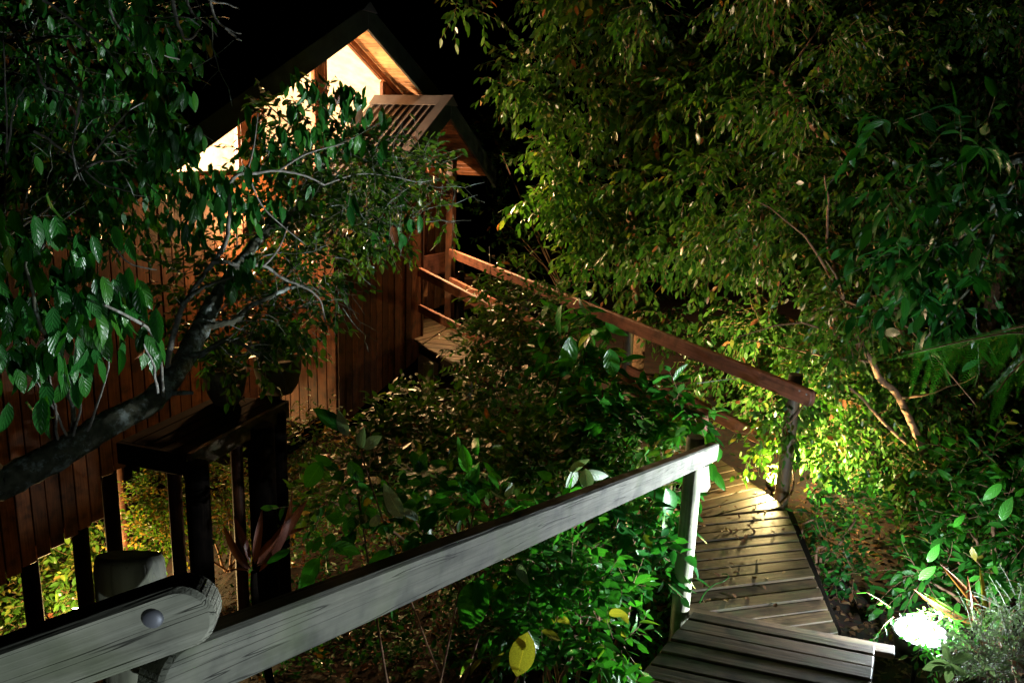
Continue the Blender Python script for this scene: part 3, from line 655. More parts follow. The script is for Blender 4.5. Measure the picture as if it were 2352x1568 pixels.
L2 = bpy.data.lights.new('bulb', 'POINT'); L2.energy = 110; L2.color = (.84, .95, 1); L2.shadow_soft_size = .03; o2 = bpy.data.objects.new('bulb', L2); COL.objects.link(o2); o2.parent = bpy.data.objects['garden_lamp']; o2.location = (.02, .05, .10)  # second bulb added in the floodlight to brighten plants and rail around it
LY = onz(1776, 1108, -2.385)
lamp('garden_lamp', 'warm white lamp at the foot of the vine wrapped rail post', LY, (1, .80, .38), P_YEL, M_LY, .055, (.1, -.05, 1), .025, (.36, .55, .26), 132)
L3 = bpy.data.lights.new('bulb', 'POINT'); L3.energy = 150; L3.color = (1, .74, .30); L3.shadow_soft_size = .025; o3 = bpy.data.objects.new('bulb', L3); COL.objects.link(o3); o3.parent = bpy.data.objects['garden_lamp.001']; o3.location = (0, 0, .05)  # extra bulb added in the warm lamp for a pool on the deck
wlp = P(NG - .16, tG(585, NG, 520), onG(585, 520, NG)[1])
lamp('wall_lamp', 'amber wall lamp on the cabin boards behind the tree crown', wlp, (1, .55, .22), P_WALL, M_LO, .07, GN + Vector((0, 0, .2)), .05)
plp = P(NP - .1, tG(1015, NP - .1), onG(1015, 372, NP - .1)[1])
lamp('porch_lamp', 'amber ceiling lamp inside the porch gable', plp, (1, .60, .27), P_PORCH, M_LO, .06, GN * .3 + Vector((0, 0, -1)), .05, GN * .75 + Vector((.15, 0, -.75)), 150)
LN = Vector((.95, -.35, -1.45))
lamp('garden_lamp', 'cool white path lamp beside the camera lighting the nearest handrail', LN, (.86, .97, 1), P_NEAR, M_LW, .06, (-1.25, 1.15, .62), .03, (-1.25, 1.15, .62), 52)
q = at(180, 1400, 7.7); q.z = max(q.z, terrain(q.x, q.y) + .25)
lamp('garden_lamp', 'yellow lamp under the cabin lighting the ferns behind the stilts', q, (1, .66, .26), P_UNDER, M_LY, .06, (0, .4, 1), .04)
rm = thing('pendant_lamp', 'bright pendant lamp inside the cabin gable room', 'lamp', P(NG + 1.0, wx[1] - .35, SILL + .25))
M = Matrix.Translation(rm.location)
lathe('lamp_shade', [(.03, .14), (.05, .12), (.13, .02), (.125, .02), (.045, .11)], M_BLACK, rm, M)
L = bpy.data.lights.new('bulb', 'POINT'); L.energy = P_ROOM; L.color = (1, .67, .42); L.shadow_soft_size = .05
o = bpy.data.objects.new('bulb', L); COL.objects.link(o); o.parent = rm; o.location = (0, 0, -.03)
tube('cord', [rm.location + Vector((0, 0, .13)), rm.location + Vector((0, 0, .4)), rm.location + Vector((0, 0, .75))], .004, .004, M_BLACK, rm, 6, 2, 0)
#VEG
# ================================================================== VEGETATION
def toD(p):
    c = R.transposed() @ Vector(p); return c.x / -c.z * F + 1176, -c.y / -c.z * F + 784
def hit(x, y):
    d = ray(x, y); d = d / d.y; s = 1.0
    while s < 30:
        p = d * s
        if p.z < terrain(p.x, p.y): return p
        s += .05
    return None
def arr(v): return np.array(list(v), float)
def pxblob(L, x, y, Y, rx, ry, n, k=6, lpx=None, ll=.08, tw=.22, droop=.5, shell=.3, out=1., down=.2, depth=None, thick=.0022, up=0):
    """twigs through a clump whose middle stands Y metres ahead; rx, ry are half sizes in px of the 2352 px frame"""
    c = at(x, y, Y); s = Y / F
    b, a = blob(n, c, (rx * s, depth or rx * s * .8, ry * s), shell, out, down)
    if up: a = nz(a + np.array([0, 0, up]))
    L.twigs(b, a, tw * RNG.uniform(.6, 1.3, n), k, np.full(n, ll), droop, thick=thick)
def hang(L, x, y, Y, n, r, ll, spread=.24):
    """a bunch of leaves drooping from one twig end"""
    c = arr(at(x, y, Y)); P = c + RNG.normal(size=(n, 3)) * r * np.array([1, 1, .55])
    D = nz(np.array([0, 0, -1.]) + spread * RNG.normal(size=(n, 3)))
    N = RNG.normal(size=(n, 3)) + np.array([.5, -.9, .3]); N = nz(N - D * (N * D).sum(1)[:, None])
    L.add(P, D, N, ll * RNG.uniform(.7, 1.2, n), np.clip(RNG.normal(.5, .17, n) + (RNG.random(n) < .05) * .42, 0, 1))
def one(L, x0, y0, x1, y1, Y, w=None, t=.5, Y1=None, tilt=.4):
    """one leaf from its base pixel to its tip pixel"""
    a, b = at(x0, y0, Y), at(x1, y1, Y1 or Y); d = (b - a); n = (-a).normalized() + Vector(RNG.normal(size=3) * tilt); n = (n - d.normalized() * n.dot(d.normalized())).normalized()
    L.add(arr(a)[None], arr(d.normalized())[None], arr(n)[None], np.array([d.length]), np.array([t]))
def Dpath(pts): return [at(*p) for p in pts]
# ------------------------------------------------------------------ leaning tree on the left
t1 = thing('leaning_tree', 'leaning lichen covered tree with glossy drooping leaves in front of the cabin wall', 'tree', (-3.2, 2.6, -4.6))
tr = Dpath([(0, 1112, 3.3), (130, 1046, 3.45), (250, 972, 3.65), (340, 925, 3.85), (398, 862, 4.0), (450, 775, 4.2), (490, 690, 4.4)])
tube('trunk', [Vector((-3.3, 2.4, -4.9)), Vector((-2.7, 2.8, -3.4)), at(-110, 1165, 3.15)] + tr, .085, .047, M_BARK, t1, 14, 7, .12, .004, 1)
tube('branch', Dpath([(492, 690, 4.42), (560, 590, 4.7), (620, 525, 5.0), (662, 500, 5.2), (720, 440, 5.4)]), .038, .02, M_BARK, t1, 10, 5, .3, .006, 2)
tube('branch', Dpath([(392, 870, 4.0), (386, 830, 3.98), (405, 745, 4.0), (425, 695, 4.05), (470, 628, 4.15), (515, 565, 4.25), (527, 500, 4.3), (527, 430, 4.35), (545, 402, 4.4), (590, 398, 4.5), (640, 392, 4.6), (700, 404, 4.7), (745, 425, 4.8)]), .016, .005, M_TWIG, t1, 10, 5, .2, .002, 3)
tube('branch', Dpath([(470, 750, 4.22), (500, 744, 4.25), (541, 735, 4.3), (574, 702, 4.4), (620, 682, 4.5), (660, 662, 4.6), (700, 655, 4.7)]), .020, .010, M_BARK, t1, 10, 5, .3, .004, 4)
tube('branch', Dpath([(418, 700, 4.03), (440, 678, 4.0), (460, 663, 3.98), (492, 650, 4.0), (557, 633, 4.1), (602, 652, 4.15)]), .012, .006, M_BARK, t1, 8, 5, .3, .003, 5)
tube('branch', Dpath([(488, 602, 4.18), (520, 602, 4.2), (557, 612, 4.3), (606, 610, 4.4), (650, 640, 4.45), (700, 660, 4.5), (735, 690, 4.55), (748, 740, 4.6)]), .012, .004, M_TWIG, t1, 8, 5, .2, .002, 6)
tube('branch', Dpath([(436, 816, 4.1), (476, 806, 4.0), (518, 780, 4.0), (557, 792, 4.05), (595, 818, 4.1)]), .016, .009, M_BARK, t1, 8, 5, .3, .003, 7)
tube('branch', Dpath([(385, 905, 3.95), (415, 901, 3.9), (444, 903, 3.9)]), .014, .009, M_BARK, t1, 8, 4, .3, .002, 8)
tube('branch', Dpath([(606, 610, 4.4), (630, 585, 4.4), (648, 555, 4.4), (660, 520, 4.4)]), .007, .003, M_TWIG, t1, 6, 4)
tube('branch', Dpath([(565, 400, 4.45), (580, 350, 4.5), (588, 300, 4.55), (592, 262, 4.6)]), .006, .003, M_TWIG, t1, 6, 4)
tube('branch', Dpath([(640, 392, 4.6), (690, 360, 4.7), (730, 345, 4.75), (790, 330, 4.9)]), .007, .003, M_TWIG, t1, 6, 4)
tube('branch', Dpath([(745, 425, 4.8), (820, 400, 5.2), (900, 405, 5.3), (960, 418, 5.35), (1010, 410, 5.4)]), .005, .002, M_TWIG, t1, 6, 4)
tube('branch', Dpath([(570, 400, 4.45), (600, 470, 4.5), (650, 520, 4.6), (700, 560, 4.7)]), .005, .002, M_TWIG, t1, 6, 4)
tube('branch', Dpath([(720, 440, 5.4), (745, 350, 5.5), (760, 280, 5.5), (720, 215, 5.4), (700, 180, 5.4)]), .018, .005, M_BARK, t1, 8, 4, .3, .01, 10)
tube('branch', Dpath([(375, 915, 3.9), (368, 820, 3.5), (345, 760, 3.3), (300, 730, 3.1), (240, 700, 3.0)]), .008, .005, M_TWIG, t1, 8, 4)
tube('branch', Dpath([(175, 1010, 3.55), (160, 900, 3.3), (120, 800, 3.1), (80, 700, 3.0), (60, 600, 3.0)]), .012, .005, M_BARK, t1, 8, 4, .3, .01, 12)
for i, (x, y, X, Yy) in enumerate([(150, 1000, 60, 840), (170, 1000, 190, 830), (200, 985, 250, 820), (130, 1010, 110, 850), (360, 900, 330, 790)]):
    tube('branch', Dpath([(x, y, 3.45), ((x + X) / 2 + 8, (y + Yy) / 2, 3.3), (X, Yy, 3.1)]), .007, .003, M_TWIG, t1, 6, 3, .2, .005, 20 + i)
L = Leaves()
for (x, y, Y, n, r) in [(190, 575, 3.2, 12, .06), (180, 660, 3.1, 13, .07), (95, 600, 3.2, 10, .09), (30, 560, 3.3, 10, .10), (60, 700, 3.1, 14, .12), (260, 630, 3.2, 12, .06), (265, 700, 3.15, 14, .07), (155, 740, 3.1, 12, .08), (130, 790, 3.05, 10, .08),
                        (40, 840, 3.0, 9, .08), (20, 770, 3.0, 10, .10), (215, 800, 3.1, 9, .06), (190, 850, 3.1, 8, .06), (350, 765, 3.4, 10, .035), (290, 650, 3.25, 8, .05), (100, 680, 3.1, 10, .1), (230, 720, 3.2, 9, .1), (70, 905, 3.0, 5, .05), (10, 640, 3.1, 10, .1),
                        (150, 530, 3.4, 9, .1), (60, 500, 3.5, 9, .12)]:
    hang(L, x, y, Y, n, r * .8, .135)
for (x, y, Y, n, r) in [(410, 440, 4.2, 16, .07), (450, 425, 4.2, 22, .09), (500, 420, 4.25, 20, .09), (540, 440, 4.3, 14, .07), (430, 500, 4.2, 14, .07), (480, 490, 4.25, 16, .08), (560, 480, 4.3, 10, .05), (440, 540, 4.2, 8, .03), (550, 610, 4.1, 16, .05), (515, 640, 4.1, 6, .04), (580, 590, 4.2, 8, .04),
                        (610, 300, 4.8, 12, .1), (650, 280, 4.9, 12, .1), (700, 215, 5.0, 16, .1), (700, 180, 5.2, 10, .08), (760, 240, 5.0, 14, .1), (800, 205, 5.1, 16, .07), (825, 225, 5.1, 16, .08), (800, 250, 5.0, 12, .07), (740, 300, 5.0, 10, .1), (680, 300, 4.9, 12, .1), (640, 340, 4.9, 10, .12), (720, 360, 4.9, 8, .1), (610, 360, 4.8, 9, .08), 
                        (790, 315, 5.1, 8, .06), (860, 320, 5.2, 6, .08), (690, 415, 4.9, 6, .06), (650, 460, 4.8, 6, .08), (900, 270, 5.3, 4, .03), (440, 395, 4.4, 4, .04), (800, 440, 4.9, 4, .08), (940, 500, 5.0, 6, .05), (900, 530, 5.2, 9, .06)]:
    hang(L, x, y, Y, n, r * .85, .105)
L.build(t1, M_LG, 290, .40, True, .16, .24, M_TWIG, wav=.012)
L = Leaves()
for (x, y, Y, rx, ry, n) in [(630, 350, 5.3, 60, 60, 50), (700, 280, 5.5, 110, 90, 90), (650, 430, 5.2, 130, 90, 110), (800, 400, 5.5, 130, 110, 140), (900, 430, 5.7, 110, 90, 100), (760, 520, 5.3, 120, 80, 100), (620, 560, 5.1, 110, 80, 80), (700, 640, 5.0, 110, 70, 90), (540, 640, 4.9, 80, 70, 50), (870, 540, 5.6, 70, 50, 60), (980, 390, 5.8, 70, 40, 40), (460, 620, 4.9, 60, 60, 30), (600, 720, 4.9, 90, 60, 55), (470, 760, 4.8, 80, 60, 35), (400, 680, 4.8, 60, 80, 24), (690, 740, 4.9, 70, 50, 40), (560, 830, 4.8, 70, 50, 24), (1020, 460, 5.8, 40, 60, 10), (840, 330, 5.6, 80, 60, 50)]:
    pxblob(L, x, y, Y, rx, ry, n, 6, ll=.062, tw=.2, droop=.35, shell=.1, thick=.0022)
L.build(t1, M_LF, 0, .5, twigmat=M_TWIG)
# ------------------------------------------------------------------ dark tree at the top left
t2 = thing('dark_tree', 'dark tree with pale bare twigs filling the top left corner', 'tree', (-3.6, 3.6, -5))
tube('trunk', [Vector((-4.2, 3.4, -5.3)), at(-330, 1000, 3.9), at(-160, 600, 4.1), at(-90, 300, 4.2), at(-60, 50, 4.3), at(-60, -200, 4.4)], .11, .06, M_BARK, t2, 12, 6, .15, .01, 3)
br = [[(-80, 250, 4.2), (0, 400, 4.2), (20, 330, 4.2), (35, 240, 4.2), (60, 200, 4.2)], [(0, 40, 4.1), (30, 70, 4.1), (50, 110, 4.1), (80, 140, 4.1), (98, 190, 4.1), (115, 205, 4.1), (170, 222, 4.2), (210, 245, 4.2)],
      [(115, 148, 4.1), (150, 175, 4.1), (172, 200, 4.1), (185, 215, 4.1), (180, 260, 4.1), (170, 310, 4.1), (168, 360, 4.0), (185, 415, 4.0)], [(-60, 500, 4.2), (20, 600, 4.2), (0, 560, 4.3), (50, 520, 4.3), (120, 470, 4.3), (200, 370, 4.4), (300, 250, 4.4), (340, 240, 4.4)],
      [(170, 400, 4.3), (220, 375, 4.3), (280, 365, 4.3), (330, 355, 4.4)], [(60, 100, 4.1), (110, 88, 4.1), (140, 85, 4.1), (165, 86, 4.1)], [(250, 20, 4.4), (270, 60, 4.4), (310, 100, 4.4), (370, 125, 4.5), (440, 145, 4.6)],
      [(400, -60, 4.3), (400, 20, 4.3), (415, 70, 4.3), (430, 92, 4.3), (450, 80, 4.3), (465, 62, 4.3)], [(470, -40, 4.3), (490, 30, 4.3), (520, 65, 4.3), (555, 78, 4.3)], [(520, 64, 4.3), (540, 85, 4.3), (555, 95, 4.3)],
      [(425, -40, 4.3), (440, 30, 4.3), (480, 60, 4.3), (500, 85, 4.3)], [(430, -30, 4.2), (480, 0, 4.2), (520, 10, 4.2), (550, 22, 4.2)], [(40, 800, 4.3), (50, 620, 4.3), (48, 560, 4.3), (60, 450, 4.3), (80, 350, 4.3)], [(140, 545, 4.2), (190, 550, 4.2), (250, 555, 4.2), (290, 600, 4.2), (360, 620, 4.3)],
      [(20, 720, 4.2), (10, 500, 4.2), (15, 260, 4.2), (8, 60, 4.2)], [(100, 0, 4.2), (180, 60, 4.2), (250, 120, 4.2), (310, 200, 4.3)], [(100, 560, 4.3), (60, 650, 4.3)], [(80, 300, 4.2), (150, 350, 4.2), (230, 420, 4.2), (300, 440, 4.2)]]
for i, b in enumerate(br): tube('branch', Dpath([q for q in b if True]), .011 if len(b) > 5 else .008, .003, M_TWIG, t2, 7, 4, .25, .004, 40 + i)
L = Leaves()
rg = random.Random(4)
for i in range(74):
    x, y = rg.uniform(-40, 430), rg.uniform(-30, 560)
    if x > 330 and y < 110 or (x > 400 and y < 200): continue
    hang(L, x, y, rg.uniform(4.4, 5.4), rg.randint(5, 11), .08, .088)
for (x, y) in [(320, 175), (330, 190), (360, 205), (300, 170), (410, 210), (380, 200), (370, 260), (390, 290), (420, 320), (345, 300), (350, 350), (365, 370), (400, 340), (440, 305), (380, 330), (325, 70), (320, 10), (285, 0), (15, 340), (10, 370)]:
    hang(L, x, y, 4.2, rg.randint(5, 9), .05, .10)
for (x, y, n) in [(385, 195, 5), (470, 45, 3), (472, 80, 3), (435, 120, 4), (325, 52, 4)]: hang(L, x, y, 4.2, n, .02, .1)
L.build(t2, M_LG, 280, .42, True, .12, .16, M_TWIG)
L = Leaves()
for (x, y, Y, rx, ry, n) in [(80, 120, 5.2, 160, 140, 120), (250, 120, 5.3, 150, 130, 110), (100, 330, 5.2, 150, 130, 110), (270, 330, 5.2, 130, 120, 110), (120, 500, 5.1, 170, 60, 90), (300, 460, 5.2, 90, 90, 60), (330, 40, 5.3, 110, 70, 50)]:
    pxblob(L, x, y, Y, rx, ry, n, 6, ll=.075, tw=.2, droop=.6, shell=.1, thick=.0025)
L.build(t2, M_LS, 0, .45, twigmat=M_TWIG)
def sprigs(parent, boxes, seed):
    r_ = random.Random(seed); out = []
    for (x, y, Y, rx, ry, n) in boxes:
        for i in range(n):
            p = at(x + r_.uniform(-rx, rx), y + r_.uniform(-ry, ry), Y + r_.uniform(-.3, .3)); d = Vector((r_.gauss(0, 1), r_.gauss(0, .6), r_.gauss(-.1, .7))).normalized(); P = [p.copy()]
            for j in range(r_.randint(5, 9)):
                d = (d + Vector((r_.gauss(0, .25), r_.gauss(0, .25), r_.gauss(0, .25)))).normalized(); p = p + d * .055; P.append(p.copy())
                if j == 3 and r_.random() < .6:
                    e = (d + Vector((r_.gauss(0, .7), r_.gauss(0, .4), r_.gauss(0, .7)))).normalized(); out.append(([p.copy(), p + e * .06, p + e * .13 + Vector((0, 0, -.01))], .0022, .001))
            out.append((P, .0036, .0012))
    joined_tubes('twigs', out, M_BARK, parent, 4)
sprigs(t2, [(120, 130, 4.4, 170, 140, 14), (300, 300, 4.5, 120, 140, 12), (120, 400, 4.4, 150, 120, 12), (430, 60, 4.1, 60, 50, 4)], 5)
sprigs(t1, [(700, 420, 5.1, 150, 90, 20), (850, 450, 5.3, 130, 80, 20), (640, 620, 4.7, 120, 90, 22), (760, 640, 4.9, 90, 70, 16), (540, 760, 4.3, 90, 60, 18), (960, 430, 5.3, 90, 70, 14)], 6)
# ------------------------------------------------------------------ the forest wall on the right
def railY(x): return 1 / (.0855 + (x - 1034) * .0001217) if x < 1868 else 5.4
def leftedge(y):
    pts = [(-60, 1060), (60, 1120), (170, 1180), (330, 1230), (420, 1250), (470, 1225), (560, 1310), (620, 1300), (700, 1400), (780, 1470), (860, 1540), (940, 1700), (1000, 1740), (1100, 1840), (1200, 1960), (1400, 2200)]
    for (a, b), (c, d) in zip(pts, pts[1:]):
        if y <= c: return b + (d - b) * (y - a) / (c - a)
    return 2200
TR = [  # (x, y, Y) of each trunk from its foot up, radius, wording
    ([(2270, 900, 7.0), (2270, 750, 7.0), (2290, 640, 7.05), (2330, 480, 7.1), (2345, 300, 7.1), (2350, 60, 7.2)], .062, 'straight reddish trunked tree behind the fern at the right edge'),
    ([(2180, 940, 7.6), (2190, 800, 7.6), (2205, 700, 7.6), (2195, 560, 7.7), (2175, 400, 7.8), (2150, 150, 8)], .05, 'slim upright forest tree left of the straight trunk by the fern'),
    ([(2110, 990, 6.9), (2085, 830, 6.9), (2057, 685, 6.9), (2043, 656, 6.9), (2020, 574, 6.9), (1996, 480, 6.9), (1972, 416, 6.9), (1918, 355, 7.0), (1870, 295, 7.1), (1800, 180, 7.2)], .055, 'forest tree whose forked trunk leans left in the middle of the right side'),
    ([(2160, 1170, 5.9), (2130, 1060, 5.9), (2066, 915, 5.9), (2024, 873, 5.9), (2004, 831, 5.9), (1981, 797, 5.9), (1955, 745, 5.9), (1939, 689, 6.0), (1900, 560, 6.2)], .026, 'thin crooked brightly lit sapling leaning left behind the vine wrapped post'),
    ([(1470, 760, 10.2), (1462, 650, 10.2), (1455, 520, 10.3), (1440, 380, 10.4), (1450, 180, 10.5), (1430, 0, 10.5)], .07, 'leafy forest tree overhanging the dark gap right of the porch'),
    ([(1760, 800, 8.6), (1740, 640, 8.6), (1720, 480, 8.7), (1690, 300, 8.8), (1700, 100, 9)], .06, 'dense forest tree behind the middle of the red handrail'),
]
ft = []
for i, (pts, r, lab) in enumerate(TR):
    P0 = Dpath(pts); g = Vector((P0[0].x, P0[0].y + .05, terrain(P0[0].x, P0[0].y) - .15))
    tt = thing('forest_tree', lab, 'tree', g, 'forest trees on the right bank')
    tube('trunk', [g] + P0, r * 1.25, r * .45, M_BARKR, tt, 10, 5, .12, r * .1, 60 + i); ft.append((tt, P0, Leaves(), pts))
tube('branch', Dpath([(1997, 492, 6.9), (1965, 460, 6.9), (1932, 436, 6.9), (1873, 397, 6.95), (1800, 330, 7.0)]), .026, .01, M_BARKR, ft[2][0], 8, 4, .2, .006, 1)
tube('branch', Dpath([(2290, 640, 7.05), (2262, 560, 7.0), (2240, 500, 7.0), (2230, 380, 7.0)]), .03, .012, M_BARKR, ft[0][0], 8, 4, .2, .006, 2)
tube('branch', Dpath([(2190, 1100, 5.9), (2060, 1000, 5.85), (1985, 920, 5.8), (1950, 890, 5.8)]), .014, .008, M_BARKR, ft[3][0], 8, 4, .2, .004, 3)
tube('branch', Dpath([(1455, 520, 10.3), (1380, 440, 10.2), (1300, 400, 10.1), (1235, 350, 10)]), .02, .006, M_BARKR, ft[4][0], 8, 4, .2, .006, 4)
for i in range(60):                                    # loose limbs between the trunks
    k = rg.randrange(6); P0 = ft[k][1]; a = P0[rg.randrange(1, len(P0))]; d = Vector((rg.uniform(-1, 1), rg.uniform(-.6, .5), rg.uniform(-.3, .9))).normalized() * rg.uniform(.5, 1.2)
    tube('branch', [a, a + d * .5 + Vector((0, 0, rg.uniform(-.05, .15))), a + d], .011, .003, M_BARKR, ft[k][0], 5, 3, .2, .008, i)
rows = 0
y = -20
while y < 1120:
    x = leftedge(y) + 50
    while x < 2440:
        Y = max(railY(x) + .9, 6.3) + rg.uniform(0, 1.5)
        jx, jy = x + rg.uniform(-45, 45), y + rg.uniform(-45, 45)
        near = Y < 7.5
        k = min(range(6), key=lambda i: min(abs(q[0] - jx) + .35 * abs(q[1] - jy) for q in ft[i][3]) + (260 if i == 3 and y < 560 else 0) + rg.uniform(0, 60))
        dens = 1.0 if y < 900 else .5
        if rg.random() < .80:
            q_ = rg.uniform(.6, 1.25)
            pxblob(ft[k][2], jx, jy, Y, rg.uniform(60, 90) * q_, rg.uniform(42, 70) * q_, int(58 * dens * q_ * q_), 8, ll=.0115 * Y * rg.uniform(.85, 1.15) if Y < 9 else .1, tw=.28, droop=.75, shell=.15, down=.35, depth=.45)
        x += 100
    y += 82
for (x, y, k) in [(1230, 345, 4), (1250, 330, 4), (1270, 370, 4), (1290, 350, 4), (1215, 470, 4), (1235, 455, 4), (1270, 430, 4), (1180, 200, 4), (1150, 210, 4), (1300, 300, 4), (1330, 550, 4), (1310, 590, 4), (1350, 520, 4), (1250, 260, 4), (1120, 30, 4), (1060, 20, 4)]:
    pxblob(ft[k][2], x, y, 9.6, 24, 16, 7, 7, ll=.115, tw=.3, droop=.8, down=.3)
for i, (x, y) in enumerate([(1880, 820), (1930, 700), (1960, 760), (1990, 700), (1900, 760), (2000, 960), (1940, 980), (2090, 1000), (2150, 1040), (2020, 1050), (2080, 1110), (2200, 1100), (1900, 1000), (2250, 1000), (1880, 900), (1960, 1060)]):
    pxblob(ft[3][2], x, y, rg.uniform(5.6, 6.3), 60, 50, 34, 8, ll=.068, tw=.24, droop=.7, down=.3)
for k, (tt, P0, Lf, _) in enumerate(ft): Lf.build(tt, M_LF, 290, .46, True, .10, .22, M_BARKR)
ob = thing('overhanging_tree', 'dark broad leaved branch hanging over the right side near the fern', 'tree', gp(4.3, 4.2))  # branch placed over the floodlight to shade the upper forest
tube('trunk', [gp(4.3, 4.2), Vector((4.2, 4.3, -1.2)), Vector((3.9, 4.3, .3)), at(2280, 380, 4.4)], .07, .025, M_BARK, ob, 10, 5, .2, .01, 5)
tube('branch', Dpath([(2330, 420, 4.4), (2240, 520, 4.5), (2150, 600, 4.6), (2060, 640, 4.7)]), .014, .004, M_BARK, ob, 7, 4, .2, .006, 3)
tube('branch', Dpath([(2300, 450, 4.4), (2260, 600, 4.5), (2180, 720, 4.6), (2110, 790, 4.7)]), .012, .004, M_BARK, ob, 7, 4, .2, .006, 4)
L = Leaves()
for (x, y, Y, n) in [(2040, 600, 4.7, 5), (2100, 580, 4.6, 8), (2180, 610, 4.6, 9), (2130, 660, 4.6, 8), (2220, 680, 4.5, 9), (2060, 700, 4.7, 6), (2260, 560, 4.5, 8), (2280, 450, 4.4, 8), (2180, 480, 4.5, 8), (2080, 450, 4.6, 6), (2300, 330, 4.4, 7), (2200, 350, 4.4, 7), (2030, 300, 4.6, 5)]:
    pxblob(L, x, y, Y, 60, 45, n, 6, ll=.125, tw=.28, droop=.7)
L.T = [t * .35 for t in L.T]  # leaf tints lowered: the unlit look is put into their colour
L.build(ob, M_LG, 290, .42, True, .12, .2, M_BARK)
# vine on the rail post beside the warm lamp
vn = thing('vine', 'climbing vine wrapped round the rail post over the warm lamp', 'vine', (r1a.x, r1a.y, terrain(r1a.x, r1a.y)))
vc = Vector((r1a.lerp(r1b, .04).x + .07, r1a.lerp(r1b, .04).y + .03, 0))
tube('stem', [vc + Vector((.075 * math.cos(a * 1.1), .075 * math.sin(a * 1.1), -2.9 + a * .11)) for a in range(13)], .01, .004, M_BARKR, vn, 6, 4)
L = Leaves()
for z, n, r in ((-1.72, 26, .09), (-1.85, 24, .11), (-1.98, 14, .12), (-2.1, 5, .12)):
    b, a = blob(n, (vc.x, vc.y, z), (r, r, .12), .7, 1, .5); L.twigs(b, a, np.full(n, .1), 4, np.full(n, .055), .8)
for (x, y, Y, n) in [(1770, 960, 5.6, 8), (1745, 1000, 5.6, 7), (1735, 1040, 5.7, 14), (1750, 1085, 5.8, 8), (1800, 1000, 5.8, 8), (1890, 1020, 5.6, 14), (1900, 1080, 5.6, 12), (1850, 960, 5.7, 12)]:
    pxblob(L, x, y, Y, 34, 26, n, 6, ll=.06, tw=.16, droop=.7)
L.build(vn, M_LF, 290, .6, True, .1, .2, M_BARKR)
# ------------------------------------------------------------------ shrubs in the middle
def shrub(name, label, base, blobs, mat, nobj, ll, w=.45, k=7, droop=.3, up=.5, tw=.22, twig=M_BARKR, cat='shrub', stems=5, group=None, **kw):
    base = Vector(base); base.z = terrain(base.x, base.y) - .05
    s = thing(name, label, cat, base, group); L = Leaves()
    cs = [at(b[0], b[1], b[2]) for b in blobs]
    for i in range(stems):
        c = cs[i % len(cs)]; m = (base + c) / 2 + Vector((rg.uniform(-.12, .12), rg.uniform(-.12, .12), .1))
        tube('stem', [base + Vector((rg.uniform(-.05, .05), rg.uniform(-.05, .05), 0)), m, c], .014, .005, twig, s, 7, 4, .2, .01, i)
    for (x, y, Y, rx, ry, n) in blobs: pxblob(L, x, y, Y, rx, ry, n, k, ll=ll, tw=tw, droop=droop, up=up, shell=.15, **kw)
    return s, L
s, L = shrub('shrub', 'tall narrow leaved shrub in front of the handrail near the porch', (-.35, 6.9, 0),
    [(1130, 690, 7.3, 45, 45, 34), (1170, 650, 7.2, 50, 40, 24), (1100, 790, 7.2, 60, 60, 70), (1180, 760, 7.0, 80, 70, 90), (1240, 720, 6.8, 70, 60, 70), (1130, 880, 6.9, 80, 70, 90), (1230, 850, 6.5, 90, 80, 110), (1180, 960, 6.3, 110, 70, 90), (1300, 800, 6.2, 70, 60, 60), (1090, 960, 6.6, 60, 60, 50)], M_LF, 290, .085, w=.34, up=.55)
tube('stem', Dpath([(1127, 660, 7.3), (1126, 620, 7.3), (1124, 566, 7.3)]), .004, .002, M_TWIG, s, 5, 3)
L.build(s, M_LF, 290, .34, True, .1, .12, M_BARKR)
s, L = shrub('shrub', 'broad dark leaved shrub half covering the red handrail in the centre', (.35, 4.9, 0),
    [(1310, 740, 5.5, 40, 30, 6), (1360, 765, 5.3, 45, 35, 9), (1360, 880, 5.1, 70, 45, 20), (1300, 820, 5.5, 50, 50, 12), (1440, 960, 4.9, 80, 40, 30), (1560, 940, 4.8, 40, 20, 6), (1600, 960, 4.7, 36, 22, 10)], M_LB, 290, .115, w=.46, up=.3, droop=.45)
for q in [(1358, 860, 1345, 905, 4.9, .96), (1352, 862, 1362, 902, 4.9, .95), (1478, 850, 1480, 895, 4.9, .9), (1505, 855, 1515, 892, 4.9, .97), (1310, 770, 1300, 880, 5.0, .02), (1290, 700, 1270, 780, 5.0, .05), (1400, 800, 1410, 870, 4.9, .1), (1390, 740, 1440, 780, 5, .3)]: one(L, *q[:5], t=q[5])
L.build(s, M_LB, 290, .46, True, .12, .18, M_BARKR, wav=.01)
s, L = shrub('shrub', 'low leafy shrub under the middle of the walkway', (-.1, 5.3, 0),
    [(900, 1020, 6.2, 80, 50, 60), (840, 1090, 5.6, 70, 50, 50), (760, 1150, 5.2, 60, 40, 36), (960, 930, 6.7, 80, 40, 50), (1000, 1130, 5.2, 80, 50, 50), (1050, 1000, 5.9, 90, 50, 60), (1150, 1050, 5.4, 100, 60, 80), (1280, 1000, 5.4, 90, 60, 80), (1280, 1090, 5.0, 100, 60, 80), (1400, 1020, 4.9, 80, 60, 70), (1440, 1100, 4.6, 70, 50, 50), (1000, 1080, 5.6, 80, 50, 50), (900, 960, 6.3, 90, 40, 50), (1500, 1000, 4.7, 50, 40, 34)], M_LS, 290, .08, w=.5, up=.5)
L.build(s, M_LF, 290, .5, True, .1, .15, M_BARKR)
